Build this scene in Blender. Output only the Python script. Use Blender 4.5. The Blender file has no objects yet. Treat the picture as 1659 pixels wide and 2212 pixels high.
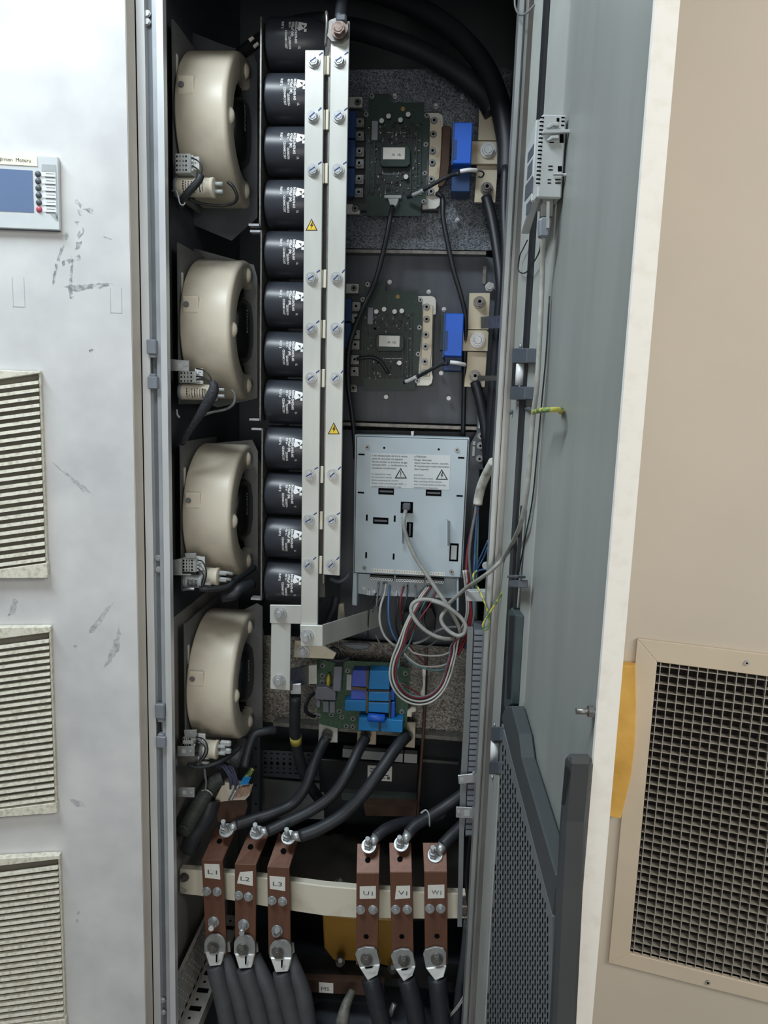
import bpy, math, random
from mathutils import Vector, Matrix
random.seed(7)
S = bpy.context.scene
# ------------------------------------------------------------------ camera
# world: X right along the cabinet front, Y into the cabinet, Z up, metres; y = 0 is the front plane of the cabinet
F_PX, CX, CY, DIST, CAM_Z = 1597.0, 829.5, 1106.0, 1.35, 1.58
def _n(v): return Vector(v).normalized()
DOWN = _n((497 - CX, 11275 - CY, F_PX))              # camera axes: x right, y down, z forward
RIGHT = Vector((19130, 876, -F_PX)); RIGHT = (RIGHT - DOWN * RIGHT.dot(DOWN)).normalized()
DEEP = RIGHT.cross(DOWN)
CAM = Vector((0, -DIST, CAM_Z))
cam = bpy.data.cameras.new('camera'); cam_o = bpy.data.objects.new('camera', cam); S.collection.objects.link(cam_o)
cam.sensor_fit = 'VERTICAL'; cam.sensor_height = 36; cam.sensor_width = 27; cam.lens = F_PX / 2212 * 36
cam.clip_start = 0.02; cam.clip_end = 50
def cam2world(v): return Vector((RIGHT.dot(v), DEEP.dot(v), -DOWN.dot(v)))
cx, cy, cz = cam2world(Vector((1, 0, 0))), cam2world(Vector((0, -1, 0))), cam2world(Vector((0, 0, -1)))
cam_o.matrix_world = Matrix(((cx.x, cy.x, cz.x, CAM.x), (cx.y, cy.y, cz.y, CAM.y), (cx.z, cy.z, cz.z, CAM.z), (0, 0, 0, 1)))
S.camera = cam_o
# ------------------------------------------------------------------ light
S.view_settings.view_transform = 'Standard'; S.view_settings.look = 'None'; S.view_settings.gamma = 1
S.view_settings.use_curve_mapping = False; S.view_settings.exposure = 0.0
W = bpy.data.worlds.new('world'); S.world = W; W.use_nodes = True
bg = W.node_tree.nodes['Background']; bg.inputs[0].default_value = (0.80, 0.90, 1.0, 1); bg.inputs[1].default_value = 0.10
def area(name, loc, target, sx, sy, power, col):
    l = bpy.data.lights.new(name, 'AREA'); l.shape = 'RECTANGLE'; l.size = sx; l.size_y = sy; l.energy = power; l.color = col
    o = bpy.data.objects.new(name, l); S.collection.objects.link(o); o.location = loc
    o.rotation_euler = (Vector(target) - Vector(loc)).to_track_quat('-Z', 'Y').to_euler()
area('ceiling_tube_light_cool', (-1.0, -0.95, 3.15), (-0.35, 0.1, 1.0), 1.3, 0.30, 48, (0.84, 0.94, 1.0))
area('ceiling_tube_light_warm', (1.7, -1.7, 2.6), (0.6, 0.0, 1.0), 1.3, 0.6, 38, (1.0, 0.95, 0.87))
area('front_fill_light', (0.0, -3.2, 1.25), (-0.25, 0.0, 0.8), 0.9, 1.3, 20, (1.0, 0.96, 0.89))  # added fill lamp behind the camera, brightens the lower front
# ------------------------------------------------------------------ pixel rays
def ray(px, py): return cam2world(Vector((px - CX, py - CY, F_PX)))
def at(px, py, Y=0.0):
    d = ray(px, py); return CAM + d * ((Y - CAM.y) / d.y)
def proj(p):
    d = Vector(p) - CAM; z = (RIGHT * d.x + DEEP * d.y - DOWN * d.z); return (CX + F_PX * z.x / z.z, CY + F_PX * z.y / z.z)
class Plane:                                            # a vertical plane: u runs along it, n is its visible side
    def __init__(s, P0, u): s.P0 = Vector(P0); s.u = _n(u); s.n = Vector((s.u.y, -s.u.x, 0))
    def hit(s, px, py, off=0.0):
        d = ray(px, py); P = s.P0 + s.n * off; return CAM + d * ((P - CAM).dot(s.n) / d.dot(s.n))
    def su(s, p): return (p - s.P0).dot(s.u)
    def pt(s, su, z, off=0.0): return Vector((s.P0.x + s.u.x * su + s.n.x * off, s.P0.y + s.u.y * su + s.n.y * off, z))
class YPlane:                                           # a plane parallel to the cabinet front
    def __init__(s, Y): s.Y = Y; s.u = Vector((1, 0, 0)); s.n = Vector((0, -1, 0))
    def hit(s, px, py, off=0.0): return at(px, py, s.Y - off)
def PL(p): return p if not isinstance(p, (int, float)) else YPlane(p)
def zoom(ox, oy, k): return lambda x, y: (ox + x * k, oy + y * k)
# ------------------------------------------------------------------ mesh building
KIDS = {}
class MB:
    def __init__(s): s.v = []; s.f = []; s.m = []; s.sm = []
    def add(s, vs, fs, mi=0, smooth=False):
        b = len(s.v); s.v += [Vector(v) for v in vs]
        for f in fs: s.f.append([b + i for i in f]); s.m.append(mi); s.sm.append(smooth)
        return s
    def prism(s, front, ext, mi=0, smooth=False):       # polygon + extrusion vector
        n = len(front); front = [Vector(p) for p in front]; ext = Vector(ext)
        nr = sum(((front[i] - front[0]).cross(front[(i + 1) % n] - front[0]) for i in range(1, n)), Vector())
        if nr.dot(ext) > 0: front = front[::-1]
        s.add(front + [p + ext for p in front], [list(range(n)), list(range(2 * n - 1, n - 1, -1))], mi)
        b = len(s.v) - 2 * n
        for i in range(n):
            j = (i + 1) % n; s.f.append([b + j, b + i, b + n + i, b + n + j]); s.m.append(mi); s.sm.append(smooth)
        return s
    def slab(s, px, Y, t, mi=0, off=0.0):               # outline seen in the photo, at depth Y, thickness t backwards
        p = PL(Y); return s.prism([p.hit(x, y, off) for x, y in px], -p.n * t, mi)
    def rect(s, x0, y0, x1, y1, Y, t, mi=0, off=0.0):   # axis aligned box whose front face covers these pixels
        p = PL(Y); mx, my = (x0 + x1) / 2, (y0 + y1) / 2
        a, b, c, d = p.hit(x0, my, off), p.hit(x1, my, off), p.hit(mx, y0, off), p.hit(mx, y1, off)
        q = [Vector((a.x, a.y, c.z)), Vector((b.x, b.y, c.z)), Vector((b.x, b.y, d.z)), Vector((a.x, a.y, d.z))]
        return s.prism(q, -p.n * t, mi)
    def box(s, lo, hi, mi=0):
        (a, b, c), (d, e, f) = lo, hi
        return s.prism([(a, b, c), (d, b, c), (d, b, f), (a, b, f)], (0, e - b, 0), mi)
    def cyl(s, p0, p1, r0, r1=None, n=20, mi=0, caps=True, smooth=True, phase=0.0):
        p0, p1 = Vector(p0), Vector(p1); r1 = r0 if r1 is None else r1
        d = (p1 - p0).normalized(); a = d.orthogonal().normalized(); b = d.cross(a)
        ring = lambda p, r: [p + (a * math.cos(phase + 2 * math.pi * i / n) + b * math.sin(phase + 2 * math.pi * i / n)) * r for i in range(n)]
        base = len(s.v); s.v += ring(p0, r0) + ring(p1, r1)
        for i in range(n):
            j = (i + 1) % n; s.f.append([base + i, base + j, base + n + j, base + n + i]); s.m.append(mi); s.sm.append(smooth)
        if caps:
            s.f += [[base + i for i in range(n - 1, -1, -1)], [base + n + i for i in range(n)]]; s.m += [mi, mi]; s.sm += [False, False]
        return s
    def lathe(s, o, axis, prof, n=48, mi=0, smooth=True, ref=None):      # prof: (along, radius)
        o = Vector(o); d = Vector(axis).normalized(); a = (Vector(ref) if ref else d.orthogonal()).normalized(); b = d.cross(a)
        base = len(s.v); k = len(prof)
        for i in range(n):
            t = 2 * math.pi * i / n; e = a * math.cos(t) + b * math.sin(t)
            for (h, r) in prof: s.v.append(o + d * h + e * r)
        for i in range(n):
            j = (i + 1) % n
            for q in range(k - 1):
                s.f.append([base + i * k + q, base + j * k + q, base + j * k + q + 1, base + i * k + q + 1]); s.m.append(mi); s.sm.append(smooth)
        return s
    def tube(s, pts, r, n=10, sub=6, mi=0, flat=1.0, ends=True):
        P = [Vector(p) for p in pts]
        if sub > 1 and len(P) > 2:
            Q = [P[0] * 2 - P[1]] + P + [P[-1] * 2 - P[-2]]; out = []
            for i in range(1, len(Q) - 2):
                a, b, c, d = Q[i - 1:i + 3]
                for k in range(sub):
                    t = k / sub; out.append(0.5 * ((2 * b) + (c - a) * t + (2 * a - 5 * b + 4 * c - d) * t * t + (3 * b - a - 3 * c + d) * t ** 3))
            P = out + [P[-1]]
        base = len(s.v); N = None
        rr = r if callable(r) else (lambda t: r)
        for i, p in enumerate(P):
            d = (P[min(i + 1, len(P) - 1)] - P[max(i - 1, 0)]).normalized()
            if N is None:
                N = d.cross(Vector((0, 1, 0)));  N = N.normalized() if N.length > 1e-3 else d.orthogonal().normalized()
            else:
                N = (N - d * N.dot(d)); N = N.normalized() if N.length > 1e-6 else d.orthogonal().normalized()
            B = d.cross(N); R = rr(i / (len(P) - 1))
            for k in range(n):
                t = 2 * math.pi * k / n; s.v.append(p + N * math.cos(t) * R + B * math.sin(t) * R * flat)
        for i in range(len(P) - 1):
            for k in range(n):
                j = (k + 1) % n; s.f.append([base + i * n + k, base + i * n + j, base + (i + 1) * n + j, base + (i + 1) * n + k]); s.m.append(mi); s.sm.append(True)
        if ends:
            s.f += [[base + k for k in range(n - 1, -1, -1)], [base + (len(P) - 1) * n + k for k in range(n)]]; s.m += [mi, mi]; s.sm += [False, False]
        return s
    def wire(s, px, r, n=8, sub=5, mi=0, flat=1.0):     # px: (x, y, depth)
        return s.tube([at(x, y, d) for x, y, d in px], r, n, sub, mi, flat)
    def hexa(s, c, r, h, ax=(0, -1, 0), mi=0, ph=0.0):
        c = Vector(c); ax = Vector(ax).normalized(); return s.cyl(c, c + ax * h, r, n=6, mi=mi, smooth=False, phase=ph)
    def ball(s, c, r, n=12, mi=0, sq=(1, 1, 1)):
        c = Vector(c); k = n // 2; vs = []; fs = []
        for i in range(k + 1):
            for j in range(n):
                a, b = math.pi * i / k, 2 * math.pi * j / n
                vs.append(c + Vector((math.sin(a) * math.cos(b) * r * sq[0], math.sin(a) * math.sin(b) * r * sq[1], math.cos(a) * r * sq[2])))
        for i in range(k):
            for j in range(n):
                q = (j + 1) % n; fs.append([i * n + j, (i + 1) * n + j, (i + 1) * n + q, i * n + q])
        return s.add(vs, fs, mi, True)
    def text(s, body, P, ux, uz, h, w=None, mi=0, mid=False, wrap=None, bold=0.0):
        cu = bpy.data.curves.new('lettering', 'FONT'); cu.body = body; cu.size = 1; cu.resolution_u = 2; cu.offset = bold
        ob = bpy.data.objects.new('lettering', cu); S.collection.objects.link(ob)
        dg = bpy.context.evaluated_depsgraph_get(); me = ob.evaluated_get(dg).to_mesh()
        co = [v.co.copy() for v in me.vertices]; fa = [list(p.vertices) for p in me.polygons]
        ob.evaluated_get(dg).to_mesh_clear(); bpy.data.objects.remove(ob); bpy.data.curves.remove(cu)
        if not co: return s
        x0, x1 = min(c.x for c in co), max(c.x for c in co); k = h / 0.7; kx = k if w is None else w / max(x1 - x0, 1e-6)
        P, ux, uz = Vector(P), _n(ux), _n(uz); dx = -(x1 - x0) / 2 * kx if mid else 0
        pts = []
        for c in co:
            lx, lz = (c.x - x0) * kx + dx, c.y * k
            pts.append(wrap(lx, lz) if wrap else P + ux * lx + uz * lz)
        return s.add(pts, fa, mi)
    def build(s, name, mats, parent=None, loc=None, bevel=0.0, seg=1):
        me = bpy.data.meshes.new(name)
        if parent is None:
            if loc is None:
                xs = [v.x for v in s.v]; ys = [v.y for v in s.v]
                loc = Vector(((min(xs) + max(xs)) / 2, (min(ys) + max(ys)) / 2, min(v.z for v in s.v)))
            base = Vector(loc)
        else: base = worldloc(parent)
        me.from_pydata([v - base for v in s.v], [], s.f)
        mats = mats if isinstance(mats, (list, tuple)) else [mats]
        for m in mats: me.materials.append(m)
        me.polygons.foreach_set('material_index', s.m); me.polygons.foreach_set('use_smooth', s.sm); me.update()
        o = bpy.data.objects.new(name, me); S.collection.objects.link(o)
        if parent is None: o.location = base
        else: o.parent = parent; KIDS.setdefault(parent.name, []).append(o)
        if bevel:
            b = o.modifiers.new('bevel', 'BEVEL'); b.width = bevel; b.segments = seg; b.limit_method = 'ANGLE'; b.angle_limit = math.radians(40)
        return o
def worldloc(o):
    p = Vector()
    while o is not None: p += o.location; o = o.parent
    return p
def tag(o, label, cat, group=None, kind=None):
    if label: o['label'] = label
    if cat: o['category'] = cat
    if group: o['group'] = group
    if kind: o['kind'] = kind
    return o
def thing(name, loc, label, cat, group=None):
    o = bpy.data.objects.new(name, None); o.empty_display_size = 0.02; S.collection.objects.link(o); o.location = loc
    return tag(o, label, cat, group)
def dup(o, parent=None):                                 # an object and its parts and sub-parts
    c = o.copy(); S.collection.objects.link(c); c.parent = parent
    if parent is not None: KIDS.setdefault(parent.name, []).append(c)
    for k in KIDS.get(o.name, []): dup(k, c)
    return c
def part_label(o, text): o['label'] = text; return o
# ------------------------------------------------------------------ materials
def lin(c): return tuple(((x / 255) / 12.92 if x / 255 <= 0.04045 else ((x / 255 + 0.055) / 1.055) ** 2.4) for x in c) + (1,)
def M(name, col, rough=0.5, metal=0.0, var=0.12, scale=25, bump=0.0, spec=0.5, col2=None, stretch=None, lo=0.35, hi=0.65, detail=4):
    m = bpy.data.materials.new(name); m.use_nodes = True; nt = m.node_tree; b = nt.nodes['Principled BSDF']
    b.inputs['Roughness'].default_value = rough; b.inputs['Metallic'].default_value = metal; b.inputs['Specular IOR Level'].default_value = spec
    c = lin(col)
    tc = nt.nodes.new('ShaderNodeTexCoord'); mp = nt.nodes.new('ShaderNodeMapping'); nz = nt.nodes.new('ShaderNodeTexNoise')
    if stretch: mp.inputs['Scale'].default_value = stretch
    nz.inputs['Scale'].default_value = scale; nz.inputs['Detail'].default_value = detail
    nt.links.new(tc.outputs['Object'], mp.inputs[0]); nt.links.new(mp.outputs[0], nz.inputs['Vector'])
    rp = nt.nodes.new('ShaderNodeValToRGB'); rp.color_ramp.elements[0].position = lo; rp.color_ramp.elements[1].position = hi
    rp.color_ramp.elements[0].color = lin(col2) if col2 else tuple(x * (1 - var) for x in c[:3]) + (1,)
    rp.color_ramp.elements[1].color = c if col2 else tuple(min(1, x * (1 + var)) for x in c[:3]) + (1,)
    nt.links.new(nz.outputs['Fac'], rp.inputs[0]); nt.links.new(rp.outputs[0], b.inputs['Base Color'])
    if bump:
        bp = nt.nodes.new('ShaderNodeBump'); bp.inputs['Strength'].default_value = bump; bp.inputs['Distance'].default_value = 0.002
        nt.links.new(nz.outputs['Fac'], bp.inputs['Height']); nt.links.new(bp.outputs[0], b.inputs['Normal'])
    return m
def galvanised(name, dark, light, scale=220, rough=0.5, metal=0.35):
    m = bpy.data.materials.new(name); m.use_nodes = True; nt = m.node_tree; b = nt.nodes['Principled BSDF']
    b.inputs['Roughness'].default_value = rough; b.inputs['Metallic'].default_value = metal
    tc = nt.nodes.new('ShaderNodeTexCoord'); nz = nt.nodes.new('ShaderNodeTexNoise'); nz.inputs['Scale'].default_value = 9; nz.inputs['Detail'].default_value = 3
    nf = nt.nodes.new('ShaderNodeTexNoise'); nf.inputs['Scale'].default_value = scale; nf.inputs['Detail'].default_value = 3
    v = nt.nodes.new('ShaderNodeTexVoronoi'); v.inputs['Scale'].default_value = scale
    for t in (nz, nf, v): nt.links.new(tc.outputs['Object'], t.inputs['Vector'])
    sep = nt.nodes.new('ShaderNodeSeparateColor'); nt.links.new(v.outputs['Color'], sep.inputs[0])
    a = nt.nodes.new('ShaderNodeMath'); a.operation = 'MULTIPLY'; nt.links.new(sep.outputs[0], a.inputs[0]); nt.links.new(nf.outputs['Fac'], a.inputs[1])
    a2 = nt.nodes.new('ShaderNodeMath'); a2.operation = 'MULTIPLY'; nt.links.new(a.outputs[0], a2.inputs[0]); nt.links.new(nz.outputs['Fac'], a2.inputs[1])
    rp = nt.nodes.new('ShaderNodeValToRGB'); rp.color_ramp.elements[0].position = 0.02; rp.color_ramp.elements[1].position = 0.34
    rp.color_ramp.elements[0].color = lin(dark); rp.color_ramp.elements[1].color = lin(light)
    nt.links.new(a2.outputs[0], rp.inputs[0]); nt.links.new(rp.outputs[0], b.inputs['Base Color'])
    return m
# ------------------------------------------------------------------ palette
DOORW = M('pale_painted_steel', (216, 217, 217), 0.42, 0, 0.05, 9, 0, 0.35, col2=(192, 193, 195), lo=0.3, hi=0.7, detail=6)
BEIGE = M('beige_painted_steel', (208, 200, 187), 0.45, 0, 0.03, 4, 0, 0.3)
RETURN = M('beige_door_return', (206, 198, 186), 0.5, 0, 0.06, 8)
EDGEW = M('chipped_white_paint', (232, 230, 224), 0.5, 0, 0.0, 60, 0.1, 0.3, col2=(226, 222, 213), lo=0.30, hi=0.5)
GREYIN = M('grey_primer_paint', (143, 146, 142), 0.42, 0, 0.10, 3, 0, 0.4, stretch=(4, 4, 0.5))
LIPG = M('light_grey_lip', (172, 175, 170), 0.4, 0, 0.05, 8)
POST = M('dull_galvanised_post', (214, 217, 219), 0.36, 0.35, 0.08, 22, 0, 0.5, stretch=(1, 1, 0.25))
POSTR = M('worn_galvanised_post', (158, 161, 161), 0.38, 0.45, 0.14, 24, 0, 0.5, stretch=(1, 1, 0.3))
CHAN = M('grey_channel', (108, 114, 120), 0.5, 0.2, 0.08, 20)
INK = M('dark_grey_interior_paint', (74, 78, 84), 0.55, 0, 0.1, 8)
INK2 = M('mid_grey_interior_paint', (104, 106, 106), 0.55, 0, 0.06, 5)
BLK = M('black_plastic', (26, 28, 32), 0.5, 0, 0.1, 30)
HOLE = M('black_opening', (6, 6, 8), 0.9, 0, 0.0, 10, 0, 0.1)
RUB = M('black_rubber_sheath', (40, 43, 48), 0.5, 0, 0.15, 40, 0.15)
TAPE = M('dusty_grey_heat_shrink', (74, 75, 78), 0.6, 0, 0.12, 25, 0.15)
STEEL = M('zinc_plated_steel', (186, 189, 190), 0.42, 0.7, 0.1, 60)
SCREWM = M('screw_steel', (140, 143, 144), 0.4, 0.6, 0.15, 90)
STEELD = M('dull_steel', (128, 126, 122), 0.4, 0.7, 0.2, 80)
TIN = M('tinned_copper_bar', (206, 207, 201), 0.38, 0.35, 0.09, 16, 0, 0.5, stretch=(1, 1, 0.3))
TIND = M('stained_tinned_bar', (196, 186, 164), 0.42, 0.25, 0.05, 14, 0.05, 0.5, col2=(150, 120, 90), lo=0.28, hi=0.42)
COPPER = M('oxidised_copper', (112, 76, 60), 0.45, 0.25, 0.12, 12, 0, 0.5, stretch=(8, 8, 0.4))
CREAM = M('cream_plastic', (226, 217, 198), 0.38, 0, 0.05, 7, 0, 0.45, col2=(196, 187, 170), lo=0.28, hi=0.5)
CREAM2 = M('cream_plastic_small', (222, 214, 196), 0.4, 0, 0.05, 20)
WHITEP = M('white_plastic', (226, 228, 228), 0.4, 0, 0.03, 20)
GREYP = M('grey_plastic', (124, 130, 138), 0.45, 0, 0.06, 40)
GREYD = M('dark_grey_plastic', (84, 90, 98), 0.45, 0, 0.06, 40)
GREYL = M('light_grey_plastic', (176, 180, 180), 0.45, 0, 0.06, 30)
CAPB = M('black_capacitor_sleeve', (52, 55, 62), 0.36, 0, 0.06, 12, 0, 0.5)
PRINT = M('white_print', (240, 240, 240), 0.5, 0, 0.0, 10)
INKB = M('black_print', (28, 28, 30), 0.6, 0, 0.0, 10)
PAPER = M('paper_label', (228, 226, 218), 0.6, 0, 0.05, 60)
YELLOW = M('yellow_sticker', (238, 200, 60), 0.5, 0, 0.05, 30)
BLUEMARK = M('blue_marker_paint', (40, 62, 120), 0.5, 0, 0.1, 200)
GALV = galvanised('galvanised_spangle', (58, 63, 70), (150, 158, 168), 430, 0.45, 0.3)
GALVP = M('plain_zinc_sheet', (80, 86, 94), 0.45, 0.25, 0.1, 6, 0, 0.5, stretch=(6, 6, 0.6))
GALVB = galvanised('dusty_galvanised_spangle', (88, 84, 78), (186, 180, 170), 330, 0.5, 0.2)
PCB = M('dark_green_circuit_board', (20, 46, 40), 0.45, 0, 0.2, 120)
PCBS = M('speckled_circuit_area', (78, 90, 86), 0.5, 0, 0.0, 420, 0, 0.5, col2=(17, 34, 32), lo=0.6, hi=0.7)
BLUE = M('blue_moulded_plastic', (22, 92, 200), 0.42, 0, 0.04, 20)
BLUED = M('dark_blue_plastic', (26, 62, 110), 0.45, 0, 0.08, 20)
BLUEC = M('sky_blue_component', (22, 122, 186), 0.42, 0, 0.06, 20)
BLUEV = M('violet_blue_component', (74, 92, 190), 0.42, 0, 0.06, 20)
CTRL = M('pale_blue_grey_steel', (182, 196, 204), 0.42, 0, 0.04, 8)
WIREW = M('white_wire', (184, 184, 178), 0.5, 0, 0.08, 60)
CABG = M('dusty_grey_cable', (158, 158, 152), 0.55, 0, 0.14, 60)
WIREG = M('grey_wire', (110, 112, 112), 0.5, 0, 0.1, 60)
WIRER = M('red_wire', (118, 36, 48), 0.5, 0, 0.1, 60)
WIREB = M('blue_wire', (70, 104, 150), 0.5, 0, 0.1, 60)
WIRET = M('teal_wire', (96, 136, 142), 0.5, 0, 0.1, 60)
WIREK = M('black_wire', (34, 36, 40), 0.45, 0, 0.1, 60)
WIREY = M('green_yellow_wire', (196, 190, 90), 0.5, 0, 0.0, 90, 0, 0.5, col2=(100, 130, 80), lo=0.47, hi=0.53)
GPO = M('white_insulator_bar', (222, 216, 198), 0.5, 0, 0.06, 10, 0, 0.4, col2=(196, 186, 158), lo=0.3, hi=0.45)
INSUL = M('amber_insulation', (150, 112, 44), 0.5, 0, 0.15, 10)
KRAFT = M('yellow_card', (232, 186, 98), 0.6, 0, 0.0, 14, 0, 0.3, col2=(204, 158, 76), lo=0.35, hi=0.6)
VENTC = M('dusty_cream_plastic', (222, 220, 206), 0.55, 0, 0.08, 130, 0, 0.3, col2=(186, 182, 162), lo=0.3, hi=0.55)
SCREEN = M('slate_blue_screen', (104, 124, 158), 0.25, 0, 0.06, 4)
REDB = M('faded_red_button', (190, 84, 104), 0.4, 0, 0.1, 60)
PERF = M('dark_perforated_plastic', (112, 117, 120), 0.5, 0, 0.05, 20)
BROWN = M('rusty_brown_steel', (84, 62, 50), 0.6, 0.2, 0.2, 20)
SOOT = M('grey_scuff', (176, 180, 184), 0.6, 0, 0.0, 160, 0, 0.3, col2=(138, 140, 144), lo=0.35, hi=0.6)
nt = SOOT.node_tree; b_ = nt.nodes['Principled BSDF']; nz_ = nt.nodes.new('ShaderNodeTexNoise'); nz_.inputs['Scale'].default_value = 110; nz_.inputs['Detail'].default_value = 6
tc_n = nt.nodes.new('ShaderNodeTexCoord'); nt.links.new(tc_n.outputs['Object'], nz_.inputs['Vector'])
rp_ = nt.nodes.new('ShaderNodeValToRGB'); rp_.color_ramp.elements[0].position = 0.40; rp_.color_ramp.elements[1].position = 0.68; rp_.color_ramp.elements[0].color = (0, 0, 0, 1); rp_.color_ramp.elements[1].color = (.55, .55, .55, 1)
nt.links.new(nz_.outputs['Fac'], rp_.inputs[0]); nt.links.new(rp_.outputs[0], b_.inputs['Alpha'])   # worn, patchy smears
SMEAR = SOOT.copy(); SMEAR.name = 'pale_smear'; SMEAR.node_tree.nodes['Principled BSDF'].inputs['Roughness'].default_value = 0.6
for n_ in SMEAR.node_tree.nodes:
    if n_.type == 'VALTORGB' and n_.color_ramp.elements[1].color[0] > .5 and n_.color_ramp.elements[1].color[0] < .56 and n_.color_ramp.elements[0].color[0] < .01: n_.color_ramp.elements[1].color = (.24, .24, .24, 1); n_.color_ramp.elements[0].position = .3
LINE = M('faint_grey_line', (168, 172, 176), 0.5)
# ------------------------------------------------------------------ common small pieces
def screw(mb, c, r, h=None, ax=(0, -1, 0), mi=0, washer=True, dark=None):
    c = Vector(c); a = _n(ax); h = h or r * 0.7
    if washer: mb.cyl(c, c + a * h * 0.25, r * 1.25, n=20, mi=mi)
    mb.cyl(c, c + a * h, r, r * 0.9, n=16, mi=mi)
    if dark is not None: mb.cyl(c + a * h, c + a * h * 1.03, r * 0.5, n=6, mi=dark, smooth=False)
def bolt(mb, c, r, h=None, ax=(0, -1, 0), mi=0, ph=0.0):
    c = Vector(c); a = _n(ax); h = h or r * 0.8
    mb.cyl(c, c + a * h * 0.3, r * 1.3, n=24, mi=mi); mb.hexa(c + a * h * 0.3, r, h * 0.7, a, mi, ph)
    mb.cyl(c + a * h, c + a * h * 1.1, r * 0.7, r * 0.62, n=16, mi=mi)
def struct(o): o['kind'] = 'structure'; return o
ZB, ZT = 0.08, 2.56
# ------------------------------------------------------------------ floor of the room
struct(MB().box((-2.5, -3.5, -0.05), (2.5, 0.9, 0.0)).build('floor', M('concrete_floor', (120, 118, 112), 0.8, 0, 0.1, 6)))
# ------------------------------------------------------------------ left cabinet
XS = lambda px: at(px, 300, 0).x
A = math.radians(11.5)
LD = Plane(at(287, 860, -0.038), (math.cos(A), math.sin(A), 0))
control = thing('control_cabinet', LD.pt(-0.3, ZB, -0.1), 'pale grey neighbouring cabinet with scuffed closed door left of the open cabinet', 'cabinet')
XSEAM = XS(295)
def wall_prism(mb, pts, z0, z1, mi=0): return mb.prism([(x, y, z0) for x, y in pts], (0, 0, z1 - z0), mi)
e0 = LD.pt(0, 0); e1 = LD.pt(-0.62, 0); e2 = LD.pt(-0.62, 0, -0.002)
mb = MB(); wall_prism(mb, [(e1.x, e1.y), (e0.x, e0.y), (e0.x - 0.001, e0.y + 0.002), (e2.x, e2.y)], ZB, ZT)
ldoor = mb.build('door', DOORW, control)
mb = MB(); wall_prism(mb, [(e0.x, e0.y + 0.001), (e0.x + 0.001, e0.y + 0.001), (e0.x + 0.0012, -0.002), (e0.x - 0.0008, -0.002)], ZB, ZT)
wall_prism(mb, [(e0.x + 0.001, -0.012), (XSEAM - 0.002, -0.012), (XSEAM - 0.002, -0.002), (e0.x + 0.001, -0.002)], ZB, ZT)
mb.build('door_return', RETURN, control, bevel=0.0)
mb = MB(); wall_prism(mb, [(e1.x, 0.0), (XSEAM - 0.004, 0.0), (XSEAM - 0.004, 0.5), (e1.x, 0.5)], ZB, ZT); mb.build('carcass', CHAN, control)
Zd = zoom(0, 280, 400 / 1659)
def scuff(f, pts, m=None):                                       # scuffs left by hands, one part each
    cxs, cys = sum(p[0] for p in pts) / len(pts), sum(p[1] for p in pts) / len(pts); q = []
    for i, p in enumerate(pts):
        n2 = pts[(i + 1) % len(pts)]; L_ = math.hypot(n2[0] - p[0], n2[1] - p[1]); k = max(2, int(L_ / 18))
        for j in range(k): t = j / k; g = 1.3 + random.uniform(-.22, .22); q.append((cxs + (p[0] + (n2[0] - p[0]) * t - cxs) * g + random.uniform(-5, 5), cys + (p[1] + (n2[1] - p[1]) * t - cys) * g + random.uniform(-5, 5)))
    part_label(MB().slab([f(*p) for p in q], LD, 0.0002, 0, 0.0003).build('scuff_mark', m or SOOT, control), 'grey scuff')
for pts in ([(660, 640), (690, 632), (725, 670), (715, 690)], [(755, 715), (820, 705), (822, 745), (790, 735)], [(565, 950), (600, 925), (612, 940), (592, 990), (575, 980)],
            [(690, 1015), (725, 1010), (715, 1060), (680, 1070)], [(545, 1075), (565, 1085), (520, 1210), (495, 1340), (480, 1335), (500, 1200)],
            [(612, 1170), (700, 1130), (700, 1165), (630, 1190)], [(640, 1200), (655, 1200), (640, 1400), (655, 1480), (625, 1495), (620, 1390)],
            [(700, 720), (735, 735), (730, 770), (710, 765)], [(555, 1190), (575, 1175), (580, 1205), (562, 1215)], [(668, 825), (700, 825), (695, 860)], [(700, 930), (740, 885), (760, 900), (715, 960)],
            [(930, 955), (990, 975), (985, 985), (935, 962)], [(640, 1400), (960, 1380), (965, 1400), (700, 1440)], [(800, 1975), (835, 1970), (830, 2000), (805, 1995)]):
    scuff(Zd, pts)
Zd2 = zoom(0, 780, 400 / 1229)
for pts in ([(380, 700), (560, 830), (580, 860), (540, 850)], [(600, 1780), (690, 1660), (735, 1620), (700, 1690), (640, 1770)], [(705, 2000), (765, 1850), (790, 1760), (785, 1900), (740, 1980)], [(485, 1890), (510, 1890), (500, 1905)], [(60, 1680), (90, 1590), (115, 1600), (95, 1675)]):
    scuff(Zd2, pts, SMEAR)
Zd3 = zoom(0, 1480, 420 / 1269)
for pts in ([(505, 1480), (520, 1468), (522, 1485), (508, 1495)], [(493, 1535), (505, 1530), (508, 1548), (495, 1550)], [(465, 750), (530, 755), (550, 790), (500, 790)]):
    scuff(Zd3, pts, SMEAR)
for x0, y0, x1, y1 in ((112, 1320, 220, 1590), (988, 1420, 1092, 1645)):
    mb = MB()                                            # faint outline left by tape
    for a, b, c, d in ((x0, y0, x0 + 4, y1), (x1 - 4, y0, x1, y1), (x0, y1 - 6, x1, y1)):
        q0, q1 = Zd(a, b), Zd(c, d); mb.rect(q0[0], q0[1], q1[0], q1[1], LD, 0.0002, 0, 0.0003)
    mb.build('tape_outline', LINE, control)
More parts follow.
